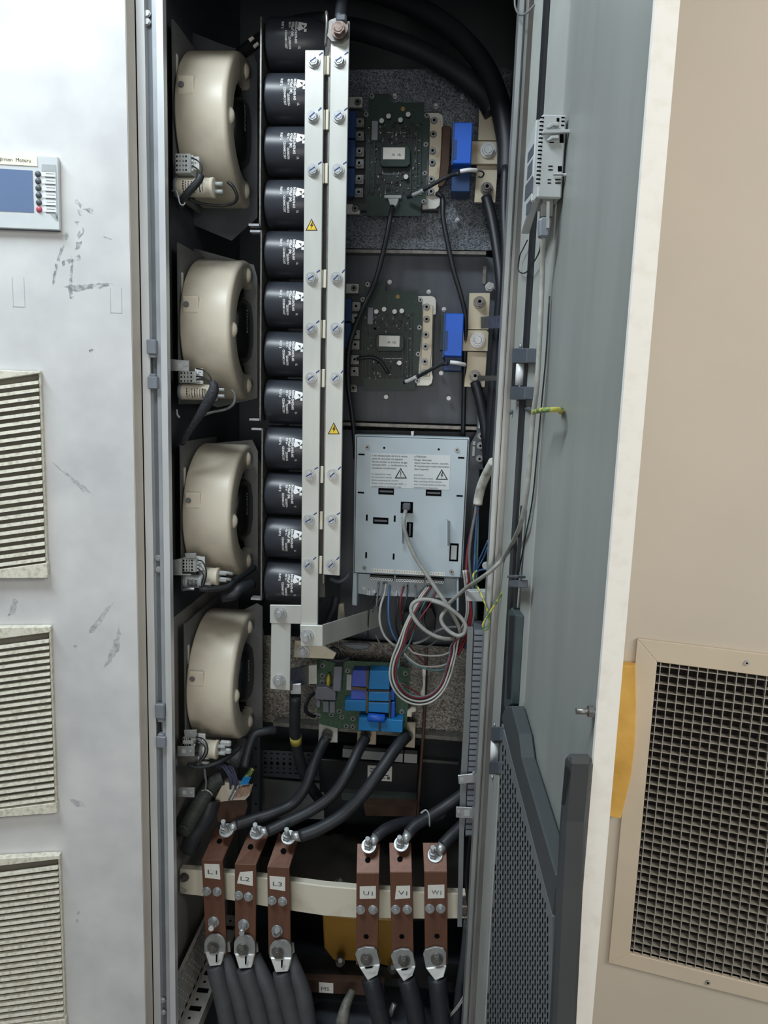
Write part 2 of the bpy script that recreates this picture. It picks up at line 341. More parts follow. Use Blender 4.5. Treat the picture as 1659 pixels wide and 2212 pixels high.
# operator display on the left door
hm = [LD.hit(-60, 330), LD.hit(126, 338), LD.hit(129, 497), LD.hit(-60, 491)]
hmi = thing('operator_panel', LD.hit(40, 497), 'small operator display with blue screen and round buttons on the left cabinet door', 'operator panel')
mb = MB(); mb.slab([(-60, 328), (125, 338), (128.5, 497), (-60, 490)], LD, 0.011, 0, 0.012); mb.build('bezel', M('silver_bezel', (206, 212, 214), 0.4, 0.1, 0.05, 20), hmi, bevel=0.001)
mb = MB(); mb.slab([(-60, 332), (125.5, 341.5), (130, 500), (-60, 493)], LD, 0.0055, 0, 0.006); mb.build('gasket', GREYD, hmi)
mb = MB(); mb.slab([(-60, 360.5), (70, 368.5), (73, 459), (-60, 453)], LD, 0.0005, 0, 0.0127); mb.build('screen', SCREEN, hmi)
Zh = zoom(0, 320, 150 / 1659)
mb = MB(); mb.slab([(-60, 330), (79.5, 338.5), (81, 359), (-60, 351)], LD, 0.0006, 0, 0.0132); lab = mb.build('name_label', M('cream_label', (240, 236, 214), 0.5, 0, 0.03, 30), hmi)
p = LD.hit(66.5, 351.5, 0.0134); q = LD.hit(0, 347.5, 0.0134); ux = (p - q).normalized(); uz = Vector((0, 0, 1))
mb = MB(); mb.text('De\u011firmen  Motoru', LD.hit(-17, 346.0, 0.0136), ux, uz, 0.0062, (p - LD.hit(-17, 346.5, 0.0136)).length); mb.build('lettering', INKB, lab)
mb = MB()
for a in ([(90, 354.5), (121, 356), (122, 372), (90, 370)], [(119.5, 372), (122, 372), (126, 478), (120, 470)], [(108, 461.5), (125, 462), (125.5, 478), (121, 477)]): mb.slab(a, LD, 0.0004, 0, 0.0124)
mb.build('grey_stripe', M('stripe_grey', (160, 166, 168), 0.5), hmi)
for i, y in enumerate((376, 391.5, 406.5, 422, 437.5, 452.5)):
    x = 82 + i * 0.55
    c = LD.hit(x, y, 0.012); mb = MB(); mb.ball(c, 0.0052, 14, 0, (1, 0.8, 1))
    b = mb.build('button', REDB if i == 5 else GREYD, hmi)
    if i == 5: part_label(b, 'faded red button')
    mb = MB(); mb.slab([(89.5 + i * .4, y - 5), (119.5 + i * .4, y - 3.6), (120 + i * .4, y + 6.5), (89.5 + i * .4, y + 5)], LD, 0.0004, 0, 0.0126); lb = mb.build('button_label', WHITEP, hmi)
    mb = MB()                                            # illegible print on the label: a thin line and a dark line
    mb.slab([(99 + i * .4, y - 1.8), (117.5 + i * .4, y - 0.8), (117.5 + i * .4, y + 0.1), (99 + i * .4, y - 0.9)], LD, 0.0002, 0, 0.0129)
    mb.slab([(97 + i * .4, y + 5), (118 + i * .4, y + 6), (118 + i * .4, y + 8), (97 + i * .4, y + 7)], LD, 0.0002, 0, 0.0129); mb.build('printed_line', GREYD, lb)
# louvred vents
def louvre(tl, tr, br, bl, y0, y1, n, label):
    bx = [LD.hit(*p) for p in (tl, tr, br, bl)]
    t = thing('louvre_vent', (bx[2] + bx[3]) / 2, label, 'vent', 'louvred vents on the left cabinet door')
    mb = MB(); mb.slab([tl, tr, br, bl], LD, 0.0035, 0, 0.004); mb.build('back_plate', M('olive_shadow_plastic', (104, 101, 90), 0.6), t) if not bpy.data.materials.get('olive_shadow_plastic') else mb.build('back_plate', bpy.data.materials['olive_shadow_plastic'], t)
    L = lambda y: tl[0] + (bl[0] - tl[0]) * (y - tl[1]) / (bl[1] - tl[1])
    R = lambda y: tr[0] + (br[0] - tr[0]) * (y - tr[1]) / (br[1] - tr[1])
    mb = MB(); mb.slab([tl, tr, (R(y0 - 4), y0 - 16), (L(y0), y0 + 6)], LD, 0.014, 0, 0.016); mb.slab([(L(y1), y1 + 34), (R(y1), y1 + 12), br, bl], LD, 0.014, 0, 0.016)
    mb.slab([(R(y0) - 4, y0 - 22), (R(y0) , y0 - 22), br, (br[0] - 4, br[1])], LD, 0.010, 0, 0.010); mb.build('surround', VENTC, t, bevel=0.001)
    mb = MB(); pitch = (y1 - y0) / (n - 1)
    for i in range(n):
        y = y0 + i * pitch; xr = R(y) - 4; xl = L(y); sl = 0.135 * (xr - xl)
        f = [LD.hit(xl, y + sl, 0.0155), LD.hit(xr, y, 0.0155), LD.hit(xr, y + pitch * 0.43, 0.0165), LD.hit(xl, y + sl + pitch * 0.43, 0.0165)]
        mb.prism(f, -LD.n * 0.006 + Vector((0, 0, 0.0005)))
    mb.build('louvre_slats', VENTC, t)
    return t
louvre((-60, 797), (86, 803), (103, 1249), (-60, 1250), 822, 1204, 24, 'topmost louvred cream vent with black gaps, nearest below the display on the left cabinet door')
louvre((-60, 1356), (108, 1354), (123, 1757), (-60, 1770), 1382, 1722, 25, 'middle louvred cream vent on the left cabinet door')
louvre((-60, 1858), (128, 1848), (143, 2235), (-60, 2240), 1872, 2190, 25, 'lowest louvred cream vent on left cabinet door, cut by the bottom of the photo')
# ------------------------------------------------------------------ main cabinet: carcass, posts and open door
XI = XS(355); XR = at(1084, 700, 0).x
inverter = thing('inverter_cabinet', ((XI + XR) / 2, 0.3, ZB), 'tall open electrical cabinet full of drive components', 'cabinet')
YB = 0.62
mb = MB(); mb.box((XI - 0.06, YB, ZB), (XR + 0.06, YB + 0.01, ZT)); mb.build('back_panel', INK, inverter)
mb = MB(); mb.box((XI - 0.05, 0.06, ZB), (XI - 0.042, YB, ZT)); mb.build('side_panel', INK, inverter)
zs_ = at(400, 1285, 0.3).z; MB().box((XI - 0.042, 0.04, ZB), (XI - 0.040, YB - .01, zs_)).build('lit_side_sheet', M('lit_side_wall_grey', (176, 174, 168), 0.5, 0, 0.05, 6), inverter)  # added sheet: light on the lower side wall put into a paler grey
mb = MB(); mb.box((XR + 0.05, 0.06, ZB), (XR + 0.058, YB, ZT)); mb.build('side_panel', INK, inverter)
mb = MB(); mb.box((XI - 0.05, 0.0, ZT), (XR + 0.058, YB, ZT + 0.01)); mb.build('roof_panel', INK, inverter)
mb = MB(); mb.box((XI - 0.05, 0.0, ZB - 0.01), (XR + 0.058, YB, ZB)); mb.build('floor_panel', INK, inverter)
mb = MB(); wall_prism(mb, [(XS(298.5), 0), (XS(316), 0), (XS(316), .012), (XS(330), .012), (XS(330), .004), (XS(341), .004), (XS(341), 0), (XI, 0), (XI, .016), (XI - .014, .016), (XI - .014, .03), (XS(298.5), .03)], ZB, ZT)
lpost = mb.build('front_post', POST, inverter)
mb = MB(); mb.box((XS(316.5), 0.0115, ZB), (XS(329.5), 0.0135, ZT)); mb.build('lock_rod_channel', CHAN, lpost); mb = MB(); mb.box((XS(330.2), 0.0035, ZB), (XS(340.8), 0.005, ZT)); mb.build('inner_step', M('grey_step', (168, 173, 178), 0.4, 0.3, 0.08, 20), lpost)
XC = lambda px: at(px, 700, 0).x
mb = MB(); wall_prism(mb, [(XC(1084), 0), (XC(1093), 0), (XC(1093), .014), (XC(1097), .014), (XC(1098), .008), (XC(1104), .008), (XC(1105), .028), (XC(1119), .028), (XC(1119), .06), (XC(1084), .06)], ZB, ZT)
mb2 = MB(); mb2.box((XI, 0.0, 2.315), (XC(1084), 0.05, ZT)); mb2.build('top_rail', POST, inverter)
rpost = mb.build('front_post', POSTR, inverter)
for (x, y0, y1, y2, y3) in ((327, 733, 765, 813, 840), (345, 1522, 1553, 1592, 1616)):    # lock rod guides
    mb = MB(); mb.rect(x - 11, y0, x + 9, y1, 0, 0.012, 0, 0.008); mb.rect(x - 5, y1 - 1, x + 9, y1 + 8, 0, 0.012, 0, 0.005); mb.build('rod_guide', GREYP, lpost, bevel=0.0015)
    mb = MB(); mb.rect(x - 9, y2, x + 12, y3, 0, 0.012, 0, 0.008); mb.rect(x - 5, y2 - 6, x + 8, y2 + 1, 0, 0.012, 0, 0.005); mb.build('rod_guide', GREYP, lpost, bevel=0.0015)
    mb = MB(); mb.rect(x - 5, y1 + 5, x + 1, y2 - 4, 0, 0.003, 0, -0.006); mb.build('rod_slot', BLK, lpost)
for pts in (((318, 30), (318, 48)), ((342, 1205), (343, 1230)), ((352, 2160), (353, 2186))):
    for x, y in pts: mb = MB(); screw(mb, at(x, y, 0.008), 0.005); mb.build('screw', STEEL, lpost)
# the open door, hinged on the right post
hp = at(1119.5, 700, -0.004); DW = 0.60
lo_, hi_ = 0.0, 30.0
for _ in range(40):
    th = (lo_ + hi_) / 2; u = Vector((math.sin(math.radians(th)), -math.cos(math.radians(th)), 0))
    P = Vector((hp.x, hp.y, at(1361, 700, 0).z)) + u * DW
    for __ in range(30):                                 # point of the free edge on image row 700
        P.z += (proj(P)[1] - 700) * (P - CAM).length / F_PX
    if proj(P)[0] < 1361: lo_ = th
    else: hi_ = th
DR = Plane((hp.x, hp.y, 0), u)
print('door angle', th, 'hinge x', hp.x, 'inner', XI, XR)
su = lambda px: DR.su(DR.hit(px, 700))
def door_box(mb, s0, s1, z0, z1, o0, o1, mi=0):          # o0 > o1: offsets from the inner face
    return mb.prism([DR.pt(s0, z0, o0), DR.pt(s1, z0, o0), DR.pt(s1, z1, o0), DR.pt(s0, z1, o0)], DR.n * (o1 - o0), mi)
door = door_box(MB(), 0, DW - 0.001, ZB, ZT, 0.0, -0.003).build('door', GREYIN, inverter)
door_box(MB(), DW - 0.006, DW, ZB, ZT, 0.001, -0.0215).build('edge_fold', EDGEW, door)
door_box(MB(), 0, DW - 0.006, ZB, ZT, -0.018, -0.021).build('outer_skin', BEIGE, door)
door_box(MB(), 0.001, su(1140), ZB, ZT, 0.005, 0.0).build('lip', LIPG, door)
door_box(MB(), su(1141), su(1148.5), ZB, ZT, 0.007, 0.0).build('gasket', BLK, door)
door_box(MB(), su(1149), su(1186), ZB, ZT, 0.002, 0.0).build('lip', LIPG, door)
print('su', [round(su(x), 3) for x in (1140, 1149, 1187, 1250, 1300, 1361)])
for (ya, yb, yc, yd, x0, x1, dx) in ((752, 784, 835, 863, 1106, 1138, -5), (1570, 1600, 1645, 1672, 1060, 1082, -4)):   # hinges
    def hs(xa, y0_, xb, y1_, off, t_): return MB().slab([(xa, y0_), (xb, y0_), (xb - (y1_ - y0_) * .05, y1_), (xa - (y1_ - y0_) * .05, y1_)], DR, t_, 0, off)
    hs(x0 + 1, ya, x1, yb, .018, .016).build('hinge', GREYD, door, bevel=0.0012); hs(x0 + dx + 1, yc, x1 + dx, yd, .018, .016).build('hinge', GREYD, door, bevel=0.0012)
    hs(x0 + 1, yb, x0 + 8, yc, .012, .010).build('hinge_leaf', BLK, door)
    c0, c1 = DR.hit(x1 - 12, yb + 2, 0.010), DR.hit(x1 - 12 + dx, yc - 2, 0.010); c1.x, c1.y = c0.x, c0.y
    MB().cyl(c0, c1, 0.0082, n=20).build('hinge_barrel', WHITEP, door)
    for sx, sy in ((x1 - 13, ya - 4), (x1 - 18, yd + 6)): m_ = MB(); screw(m_, DR.hit(sx, sy, 0.006), 0.004, ax=DR.n); m_.build('screw', STEEL, door)
# ------------------------------------------------------------------ right cabinet with the filter grille
B13 = math.radians(13)
RP = Plane(at(1400, 860, 0.0), (math.cos(B13), -math.sin(B13), 0))
RS = RP.su
def rbox(mb, s0, s1, z0, z1, o0, o1, mi=0):
    return mb.prism([RP.pt(s0, z0, o0), RP.pt(s1, z0, o0), RP.pt(s1, z1, o0), RP.pt(s0, z1, o0)], RP.n * (o1 - o0), mi)
right = thing('beige_cabinet', RP.pt(0.2, ZB), 'beige neighbouring cabinet with large square mesh grille on the right', 'cabinet')
ol, oz1, oz0 = (RS(RP.hit(1376.6, 1377)) + RS(RP.hit(1313.5, 2074.5))) / 2, RP.hit(1376.6, 1377).z, RP.hit(1313.5, 2074.5).z
il, iz1, iz0 = (RS(RP.hit(1421, 1428)) + RS(RP.hit(1359, 2054))) / 2, RP.hit(1421, 1428).z, RP.hit(1359, 2054).z
ir = RS(RP.hit(1690, 1700)) + 0.06; orr = ir + (il - ol)
mb = MB(); rbox(mb, -0.12, il, ZB, ZT, 0, -0.002); rbox(mb, ir, orr + 0.05, ZB, ZT, 0, -0.002); rbox(mb, il, ir, iz1, ZT, 0, -0.002); rbox(mb, il, ir, ZB, iz0, 0, -0.002)
mb.build('front_panel', BEIGE, right)
rbox(MB(), -0.12, orr + 0.05, ZB, ZT, -0.045, -0.05).build('carcass', INK, right)
gr = thing('filter_grille', RP.pt((ol + orr) / 2, oz0), 'beige framed egg crate grille with dark filter, low on the beige cabinet', 'grille')
FR = M('beige_grille_frame', (210, 199, 180), 0.45, 0, 0.04, 8)
mb = MB()
c = lambda s, z, o: RP.pt(s, z, o)
def frame_piece(pts): mb.prism([c(s, z, 0.007) for s, z in pts], -RP.n * 0.0065)
frame_piece([(ol, oz0), (il, iz0), (il, iz1), (ol, oz1)]); frame_piece([(ol, oz1), (il, iz1), (ir, iz1), (orr, oz1)])
frame_piece([(ol, oz0), (orr, oz0), (ir, iz0), (il, iz0)]); frame_piece([(orr, oz0), (orr, oz1), (ir, iz1), (ir, iz0)])
fr = mb.build('frame', FR, gr, bevel=0.0012)
for x, y in ((1613, 1432), (1529, 2122)):
    p = RP.hit(x, y, 0.0075); mb = MB(); mb.cyl(p, p + RP.n * 0.002, 0.0045, 0.004, n=20, mi=0); mb.cyl(p + RP.n * 0.002, p + RP.n * 0.0024, 0.002, n=6, mi=1); mb.build('screw', [STEEL, HOLE], fr)
px_ = (RS(RP.hit(1447, 1434)) - RS(RP.hit(1426.7, 1434)));  nz = 36
mb = MB(); k = 0; s_ = il + 0.006
while s_ < ir - 0.003: rbox(mb, s_, s_ + 0.0013, iz0 + 0.0005, iz1 - 0.0005, 0.003, -0.011); s_ += px_
for i in range(nz): z = iz0 + (iz1 - iz0) * (i + 0.45) / nz; rbox(mb, il + 0.001, ir - 0.001, z, z + 0.0011, 0.0025, -0.011)
mb.build('egg_crate_grid', M('grey_grid_aluminium', (178, 174, 166), 0.45, 0.2, 0.08, 60), gr)
rbox(MB(), il - 0.002, ir + 0.002, iz0 - 0.002, iz1 + 0.002, -0.03, -0.034).build('filter_mat', M('dark_filter_foam', (40, 36, 36), 0.9, 0, 0.35, 300, 0.4), gr)
# yellow card wedged between the door edge and the grille
mb = MB(); mb.slab([(1290, 1434), (1336, 1437), (1372, 1440), (1374, 1520), (1371, 1610), (1362, 1680), (1341, 1769), (1308, 1762), (1280, 1760)], RP, 0.024, 0, 0.026)
tag(mb.build('foam_wedge', KRAFT, bevel=0.001), 'yellow ochre packing wedge stuck between the open door edge and the beige grille', 'wedge')
# ------------------------------------------------------------------ things on the open door
Z1, Z2, Z3 = zoom(1000, 0, 500 / 1580), zoom(1000, 700, 400 / 1264), zoom(960, 1300, 440 / 1067)
D = lambda z, x, y, o=0.0: DR.hit(*z(x, y), o)
cov = thing('fan_filter_cover', D(Z3, 400, 2212), 'dark grey slotted fan filter cover filling the lower half of the open door', 'filter cover')
# perforated sheet with slots
lft = lambda y: 283 + (208 - 283) * (y - 905) / 1307
rgt = lambda y: 345 + (566 - 345) * (y - 800) / 850 if y < 1650 else 566 - (y - 1650) * 0.012
mb = MB(); mb.slab([Z3(*p) for p in ((300, 640), (345, 800), (566, 1650), (558, 2300), (203, 2300), (240, 1650), (262, 1300), (283, 905))], DR, 0.006, 0, 0.014)
sheet = mb.build('perforated_sheet', PERF, cov)
mb = MB(); row = 0; y = 700
while y < 2290:
    x = -(row % 2) * 13 + 200
    while x < 570:
        if lft(y) + 8 < x < rgt(y) - 16 and (y > 900 or x > 290 + (900 - y) * 0.02):
            mb.slab([Z3(*p) for p in ((x, y), (x + 4, y + 1), (x + 2.4, y + 34), (x - 1.6, y + 33))], DR, 0.0003, 0, 0.0146)
        x += 26
    row += 1; y += 25
o = mb.build('slots', HOLE, sheet); o['kind'] = 'stuff'
MB().slab([Z3(*p) for p in ((262, 905), (283, 905), (262, 1300), (240, 1650), (205, 2300), (186, 2300), (222, 1650), (245, 1300))], DR, 0.010, 0, 0.016).build('edge_strip', LIPG, cov)
MB().slab([Z3(*p) for p in ((298, 605), (318, 548), (352, 545), (390, 690), (405, 815), (582, 1425), (582, 1500), (566, 1650), (345, 800))], DR, 0.020, 0, 0.022).build('sloping_rim', M('charcoal_rim', (70, 74, 76), 0.5, 0, 0.05, 20), cov, bevel=0.002)
DKB = M('charcoal_bar', (62, 65, 67), 0.42, 0, 0.06, 12)
MB().slab([Z3(*p) for p in ((628, 815), (634, 800), (646, 790), (650, 830), (622, 1150), (604, 1500), (566, 2300), (540, 2300), (582, 1500), (600, 1150))], DR, 0.026, 0, 0.030).build('upright_rim', DKB, cov, bevel=0.004)
MB().slab([Z3(*p) for p in ((632, 865), (644, 862), (622, 1055), (612, 1060))], DR, 0.001, 0, 0.031).build('upright_recess', BLK, cov)
for (x0, y0, x1, y1) in ((782, 575, 690, 572), (710, 1150, 640, 1148)):      # threaded studs on the door edge
    p = D(Z3, x0, y0, 0.001); q = p + DR.n * 0.02
    a, b = Z3(x0, y0)[0], Z3(x1, y1)[0]
    for _ in range(20): q = p + DR.n * ((q - p).length * (a - b) / max(a - proj(q)[0], 1))
    mb = MB(); mb.cyl(p, q, 0.0032, n=14); mb.cyl(p, p + DR.n * 0.006, 0.0065, n=6, smooth=False); mb.build('threaded_stud', STEELD, door)
mb = MB(); mb.slab([Z3(*p) for p in ((335, 45), (350, 30), (378, 72), (352, 535), (316, 560), (312, 540))], DR, 0.012, 0, 0.014)
bar = mb.build('door_rail', M('green_grey_rail', (64, 76, 78), 0.5), bevel=0.001); tag(bar, 'upright dark rail on the open door above the filter cover', 'rail')
MB().slab([Z3(*p) for p in ((340, 72), (366, 74), (342, 505), (324, 505))], DR, 0.002, 0, 0.0152).build('groove', BLK, bar)
# gas strut style rod with clip above it
tag(MB().slab([Z2(*p) for p in ((392, 1240), (402, 1240), (350, 1950), (338, 1950))], DR, 0.004, 0, 0.0115).build('flat_rod', BLK), 'thin black flat rod running up the door to the dark rail', 'rod')
cl = thing('cable_clip', D(Z2, 345, 1800), 'grey plastic cable clip gripping the rod on the door above the dark rail', 'clip')
mb = MB(); mb.slab([Z2(*p) for p in ((302, 1715), (350, 1712), (378, 1718), (372, 1735), (300, 1732))], DR, 0.012, 0, 0.026); mb.build('jaw', GREYD, cl, bevel=0.001)
mb = MB(); mb.slab([Z2(*p) for p in ((315, 1750), (380, 1745), (378, 1800), (312, 1795))], DR, 0.014, 0, 0.024); mb.build('clip_body', GREYD, cl, bevel=0.001)
# display housing seen from behind, with D connector and cable
A0 = DR.hit(1224, 335); s1 = DR.su(A0)
def solve(f, target, lo, hi):
    for _ in range(50):
        m = (lo + hi) / 2
        if f(m) > target: lo = m
        else: hi = m
    return lo
hgt = solve(lambda h: proj(DR.pt(s1, A0.z, h))[0], 1159, 0, 0.2)
lng = solve(lambda l: proj(DR.pt(s1 - l, A0.z, hgt))[0], 1133, 0, 0.6)
print('display housing', hgt, lng, s1)
FC = Plane(DR.pt(s1, 0, 0), -DR.n)                         # its face towards the camera
zt, zb = FC.hit(1195, 247).z, FC.hit(1185, 428).z
dev = thing('display_housing', DR.pt(s1 - lng / 2, zb, hgt / 2), 'grey vented back of a small display clipped into the open door', 'display')
def dbox(mb, s0, s1_, z0, z1, o0, o1, mi=0): return door_box(mb, s0, s1_, z0, z1, o0, o1, mi)
mb = MB(); mb.prism([DR.pt(s1 - 0.018, zb, hgt), DR.pt(s1 - 0.018, zt, hgt), DR.pt(s1 - lng, zt - 0.022, hgt), DR.pt(s1 - lng, zb - 0.03, hgt)], -DR.n * 0.012); mb.build('rear_cover', GREYL, dev, bevel=0.0015)
mb = MB(); dbox(mb, s1 - lng * 0.9, s1, zb, zt, hgt - 0.004, 0.003); mb.build('body', GREYL, dev, bevel=0.002)
f = lambda x, y: Z1(x, y)
mb = MB()
for i in range(17):
    y = 797 + i * 28; xx = 540 - (i / 16) * 27; mb.slab([f(xx - 14, y), f(xx + 14, y), f(xx + 13, y + 11), f(xx - 15, y + 11)], FC, 0.0003, 0, 0.0004)
for a, b, c_, d in ((672, 797, 695, 807), (672, 822, 695, 832), (670, 850, 692, 860), (660, 915, 688, 975), (640, 805, 658, 830), (590, 968, 622, 976), (583, 1130, 613, 1138), (583, 1155, 613, 1163), (648, 1133, 676, 1170), (578, 1222, 601, 1230), (578, 1245, 601, 1253), (630, 1222, 668, 1230), (630, 1245, 668, 1253)):
    mb.slab([f(a, b), f(c_, b), f(c_, d), f(a, d)], FC, 0.0003, 0, 0.0004)
o = mb.build('vent_slots', HOLE, dev)
for pts in (((570, 865), (600, 838), (655, 832), (660, 862), (620, 858), (585, 878)), ((572, 955), (605, 925), (655, 922), (658, 945), (615, 945), (585, 962)), ((620, 1180), (710, 1182), (712, 1200), (690, 1200), (688, 1192), (622, 1192)), ((545, 885), (735, 880), (735, 905), (545, 910))):
    MB().slab([f(*p) for p in pts], FC, 0.006, 0, 0.0075).build('mounting_clamp', GREYL, dev, bevel=0.0008)
mb = MB()
for (z0, z1, a, b) in ((0.78, 0.9, .25, .75), (0.55, 0.72, .3, .7), (0.3, 0.5, .2, .8), (0.08, 0.22, .25, .6)):
    dbox(mb, s1 - lng * b, s1 - lng * a, zb + (zt - zb) * z0 - 0.02, zb + (zt - zb) * z1 - 0.02, hgt + 0.0006, hgt + 0.0001)
mb.build('rating_labels', GREYD, dev)
def fb(mb, a, b, c_, d, off, t, mi=0): return mb.slab([f(a, b), f(c_, b), f(c_ - (d - b) * .05, d), f(a - (d - b) * .05, d)], FC, t, mi, off)
pl = thing('connector_plug', FC.hit(*f(555, 1615)), 'grey cable plug hanging under the display housing on the door', 'plug')
fb(MB(), 540, 1348, 622, 1480, -0.006, 0.012).build('metal_shell', STEELD, pl, bevel=0.001)
mb = MB(); mb.slab([f(*p) for p in ((535, 1480), (602, 1480), (606, 1510), (585, 1615), (525, 1615), (525, 1500))], FC, 0.016, 0, -0.004); mb.build('hood', GREYP, pl, bevel=0.002)
MB().slab([f(572, 1375), f(592, 1375), f(590, 1555), f(570, 1555)], FC, 0.004, 0, -0.001).build('latch_screw', STEEL, pl)
# cable from the plug, down the door and into the cabinet
cp = [FC.hit(1173, 508, -0.012)] + [DR.hit(x, y, 0.016) for x, y in ((1171, 600), (1167, 700), (1160, 830), (1151, 905), (1145, 990), (1137, 1070), (1122, 1140))] + [at(1092, 1198, -0.045), at(1066, 1228, -0.03), at(1040, 1248, -0.008), at(1005, 1272, 0.08), at(967, 1306, 0.128)]
tag(MB().tube(cp, 0.0037, 12, 6).build('data_cable', CABG), 'thick grey cable hanging down the door and crossing into the cabinet', 'cable')
tag(MB().tube([DR.hit(x, y, 0.004) for x, y in ((1187, 640), (1180, 760), (1171, 860), (1160, 980), (1150, 1080), (1135, 1160), (1122, 1230), (1120, 1245))], 0.0011, 6, 5).build('thin_wire', WIREK), 'hair thin dark cord running down the grey door skin', 'cord')
tag(MB().tube([DR.hit(*f(*p), 0.012) for p in ((535, 1620), (520, 1720), (470, 1810), (430, 1860), (395, 1862), (378, 1840), (380, 1800), (390, 1740), (410, 1700), (440, 1640))], 0.0011, 6, 5).build('seal_wire', WIREK), 'thin loose loop of wire below the display plug', 'wire')
tag(MB().tube([at(1101, 893, -0.03), at(1112, 886, -0.034), at(1127, 882, -0.04), DR.hit(1145, 883, 0.012)], 0.003, 10, 5).build('cable_tie', GREYD), 'dark rubber tie poking from the post towards the door cable', 'cable tie')
tag(MB().tube([DR.hit(1152, 891, 0.03), DR.hit(1165, 887, 0.03), DR.hit(1185, 885, 0.026), DR.hit(1211, 885, 0.008), DR.hit(1211, 890, 0.002)], 0.0034, 10, 5).build('earth_strap', WIREY), 'short yellow and green wire stub standing out from the door', 'wire')
# wire hook at the top of the right post
tag(MB().tube([at(x, y, -0.012) for x, y in ((1112, 0), (1113, 15), (1120, 30), (1130, 32), (1142, 24), (1155, 10), (1163, 2))], 0.0017, 8, 5).build('wire_loop', WIREG), 'grey wire loop over the top of the right post', 'wire')
# earth wire from the clip to the loom
EW = [(1114, 1258, -.04), (1098, 1262, -.035), (1085, 1280, -.03), (1072, 1302, -.02), (1060, 1320, -.015), (1049, 1338, -.012), (1043, 1350, -.012), (1046, 1360, -.012), (1053, 1358, -.012), (1057, 1345, -.012), (1055, 1325, -.012), (1047, 1302, -.01), (1036, 1276, .01), (1024, 1255, .04), (1023, 1240, .05), (1030, 1233, .06)]
tag(MB().wire(EW, 0.0019).build('earth_wire', WIREY), 'green and yellow earth wire drooping in a loop from the door clip', 'wire')
# ------------------------------------------------------------------ blowers
YC = 0.25
def zspan(x, y0, y1, Y): return at(x, y0, Y).z - at(x, y1, Y).z
RB = (zspan(460, 125, 450, YC) + zspan(460, 567, 862, YC) + zspan(460, 960, 1237, YC)) / 6
WB = at(488, 275, YC - RB).x - at(376, 235, YC - RB).x
RI = RB * 0.64
print('blower', RB, WB)
def make_blower():
    t = thing('blower', (0, 0, 0), 'x', 'blower', 'cream centrifugal blowers down the left side of the open cabinet')
    h = WB / 2; R = RB; mb = MB()
    prof = [(-h, R * 0.25), (-h, R - 0.002), (-h + 0.003, R)]
    prof += [(h - 0.010 + 0.010 * math.sin(a), R - 0.010 + 0.010 * math.cos(a)) for a in [i * math.pi / 2 / 6 for i in range(7)]]
    prof += [(h, RI + 0.006), (h - 0.004, RI), (h - 0.03, RI - 0.002)]
    mb.lathe((0, 0, 0), (1, 0, 0), prof, 96); mb.build('housing', CREAM, t)
    for i, a in enumerate((95, 183, 268)):
        a = math.radians(a); c = Vector((h - 0.002, math.cos(a) * (RI + 0.022), math.sin(a) * (RI + 0.022)))
        MB().ball(c, 0.0125, 14, 0, (0.8, 0.8, 1.25)).build('lug', CREAM2, t)
    mb = MB(); a = math.radians(165); y = math.cos(a) * R; z = math.sin(a) * R
    mb.box((-h + 0.006, y - 0.0045, z - 0.017), (-h + 0.038, y + 0.012, z + 0.017)); pad = mb.build('screw_pad', CREAM, t, bevel=0.003, seg=2)
    mb = MB(); screw(mb, (-h + 0.014, y - 0.0046, z), 0.0048, 0.004); mb.build('screw', SCREWM, pad)
    mb = MB(); mb.cyl((h - 0.034, 0, 0), (h - 0.03, 0, 0), RI - 0.003, n=64); mb.build('impeller_well', HOLE, t)
    mb = MB()
    for i in range(40):
        a = 2 * math.pi * i / 40; e = Vector((0, math.cos(a), math.sin(a))); f = Vector((0, -math.sin(a), math.cos(a)))
        p = Vector((h - 0.029, 0, 0)) + e * (RI * 0.8)
        mb.prism([p - f * 0.001, p + f * 0.001, p + e * RI * 0.17 + f * 0.005, p + e * RI * 0.17 + f * 0.003], (0.014, 0, 0))
    mb.build('impeller_blades', BLK, t)
    mb = MB(); mb.lathe((0, 0, 0), (1, 0, 0), [(h - 0.03, RI * 0.72), (h - 0.008, RI * 0.7), (h + 0.0, RI * 0.6), (h + 0.004, RI * 0.3), (h + 0.004, 0.0005)], 48); hub = mb.build('motor_hub', M('black_motor', (30, 32, 35), 0.3, 0, 0.05, 20) if not bpy.data.materials.get('black_motor') else bpy.data.materials['black_motor'], t)
    mb = MB(); mb.text('ECOFIT', (h + 0.0046, -RI * 0.26, -0.005), (0, 0, 1), (0, -1, 0), 0.012, 0.05); mb.build('lettering', PRINT, hub)
    mb = MB(); mb.box((-h - 0.008, -R + 0.012, -R - 0.012), (-h - 0.004, 0.10, R + 0.01)); pl = mb.build('side_plate', INK2, t)
    mb = MB(); mb.box((-h - 0.0042, -R + 0.024, R * 0.42), (-h - 0.0034, -R + 0.034, R * 0.70)); mb.build('slot', PAPER, pl)
    return t
blow = []
BL = [(376, 488, 235, 287.5, 'topmost of the four cream blowers, dusty grey and most shaded'), (385, 497, 665, 714.5, 'second cream blower from the top, with a braided sleeve cable hanging at its lower left'),
      (392.5, 496, 1060, 1098.5, 'third cream blower from the top, motor hub lettered ECOFIT'), (397, 505, 1410, 1450, 'lowest cream blower, above the wire bundle and terminal comb')]
for i, (xl, xr, ym, yc, lab) in enumerate(BL):
    c = (at(xl, ym, YC - RB) + at(xr, ym, YC - RB)) / 2
    b = make_blower() if i == 0 else dup(blow[0]); blow.append(b)
    b.location = (c.x, YC, at(470, yc, YC).z); b['label'] = lab
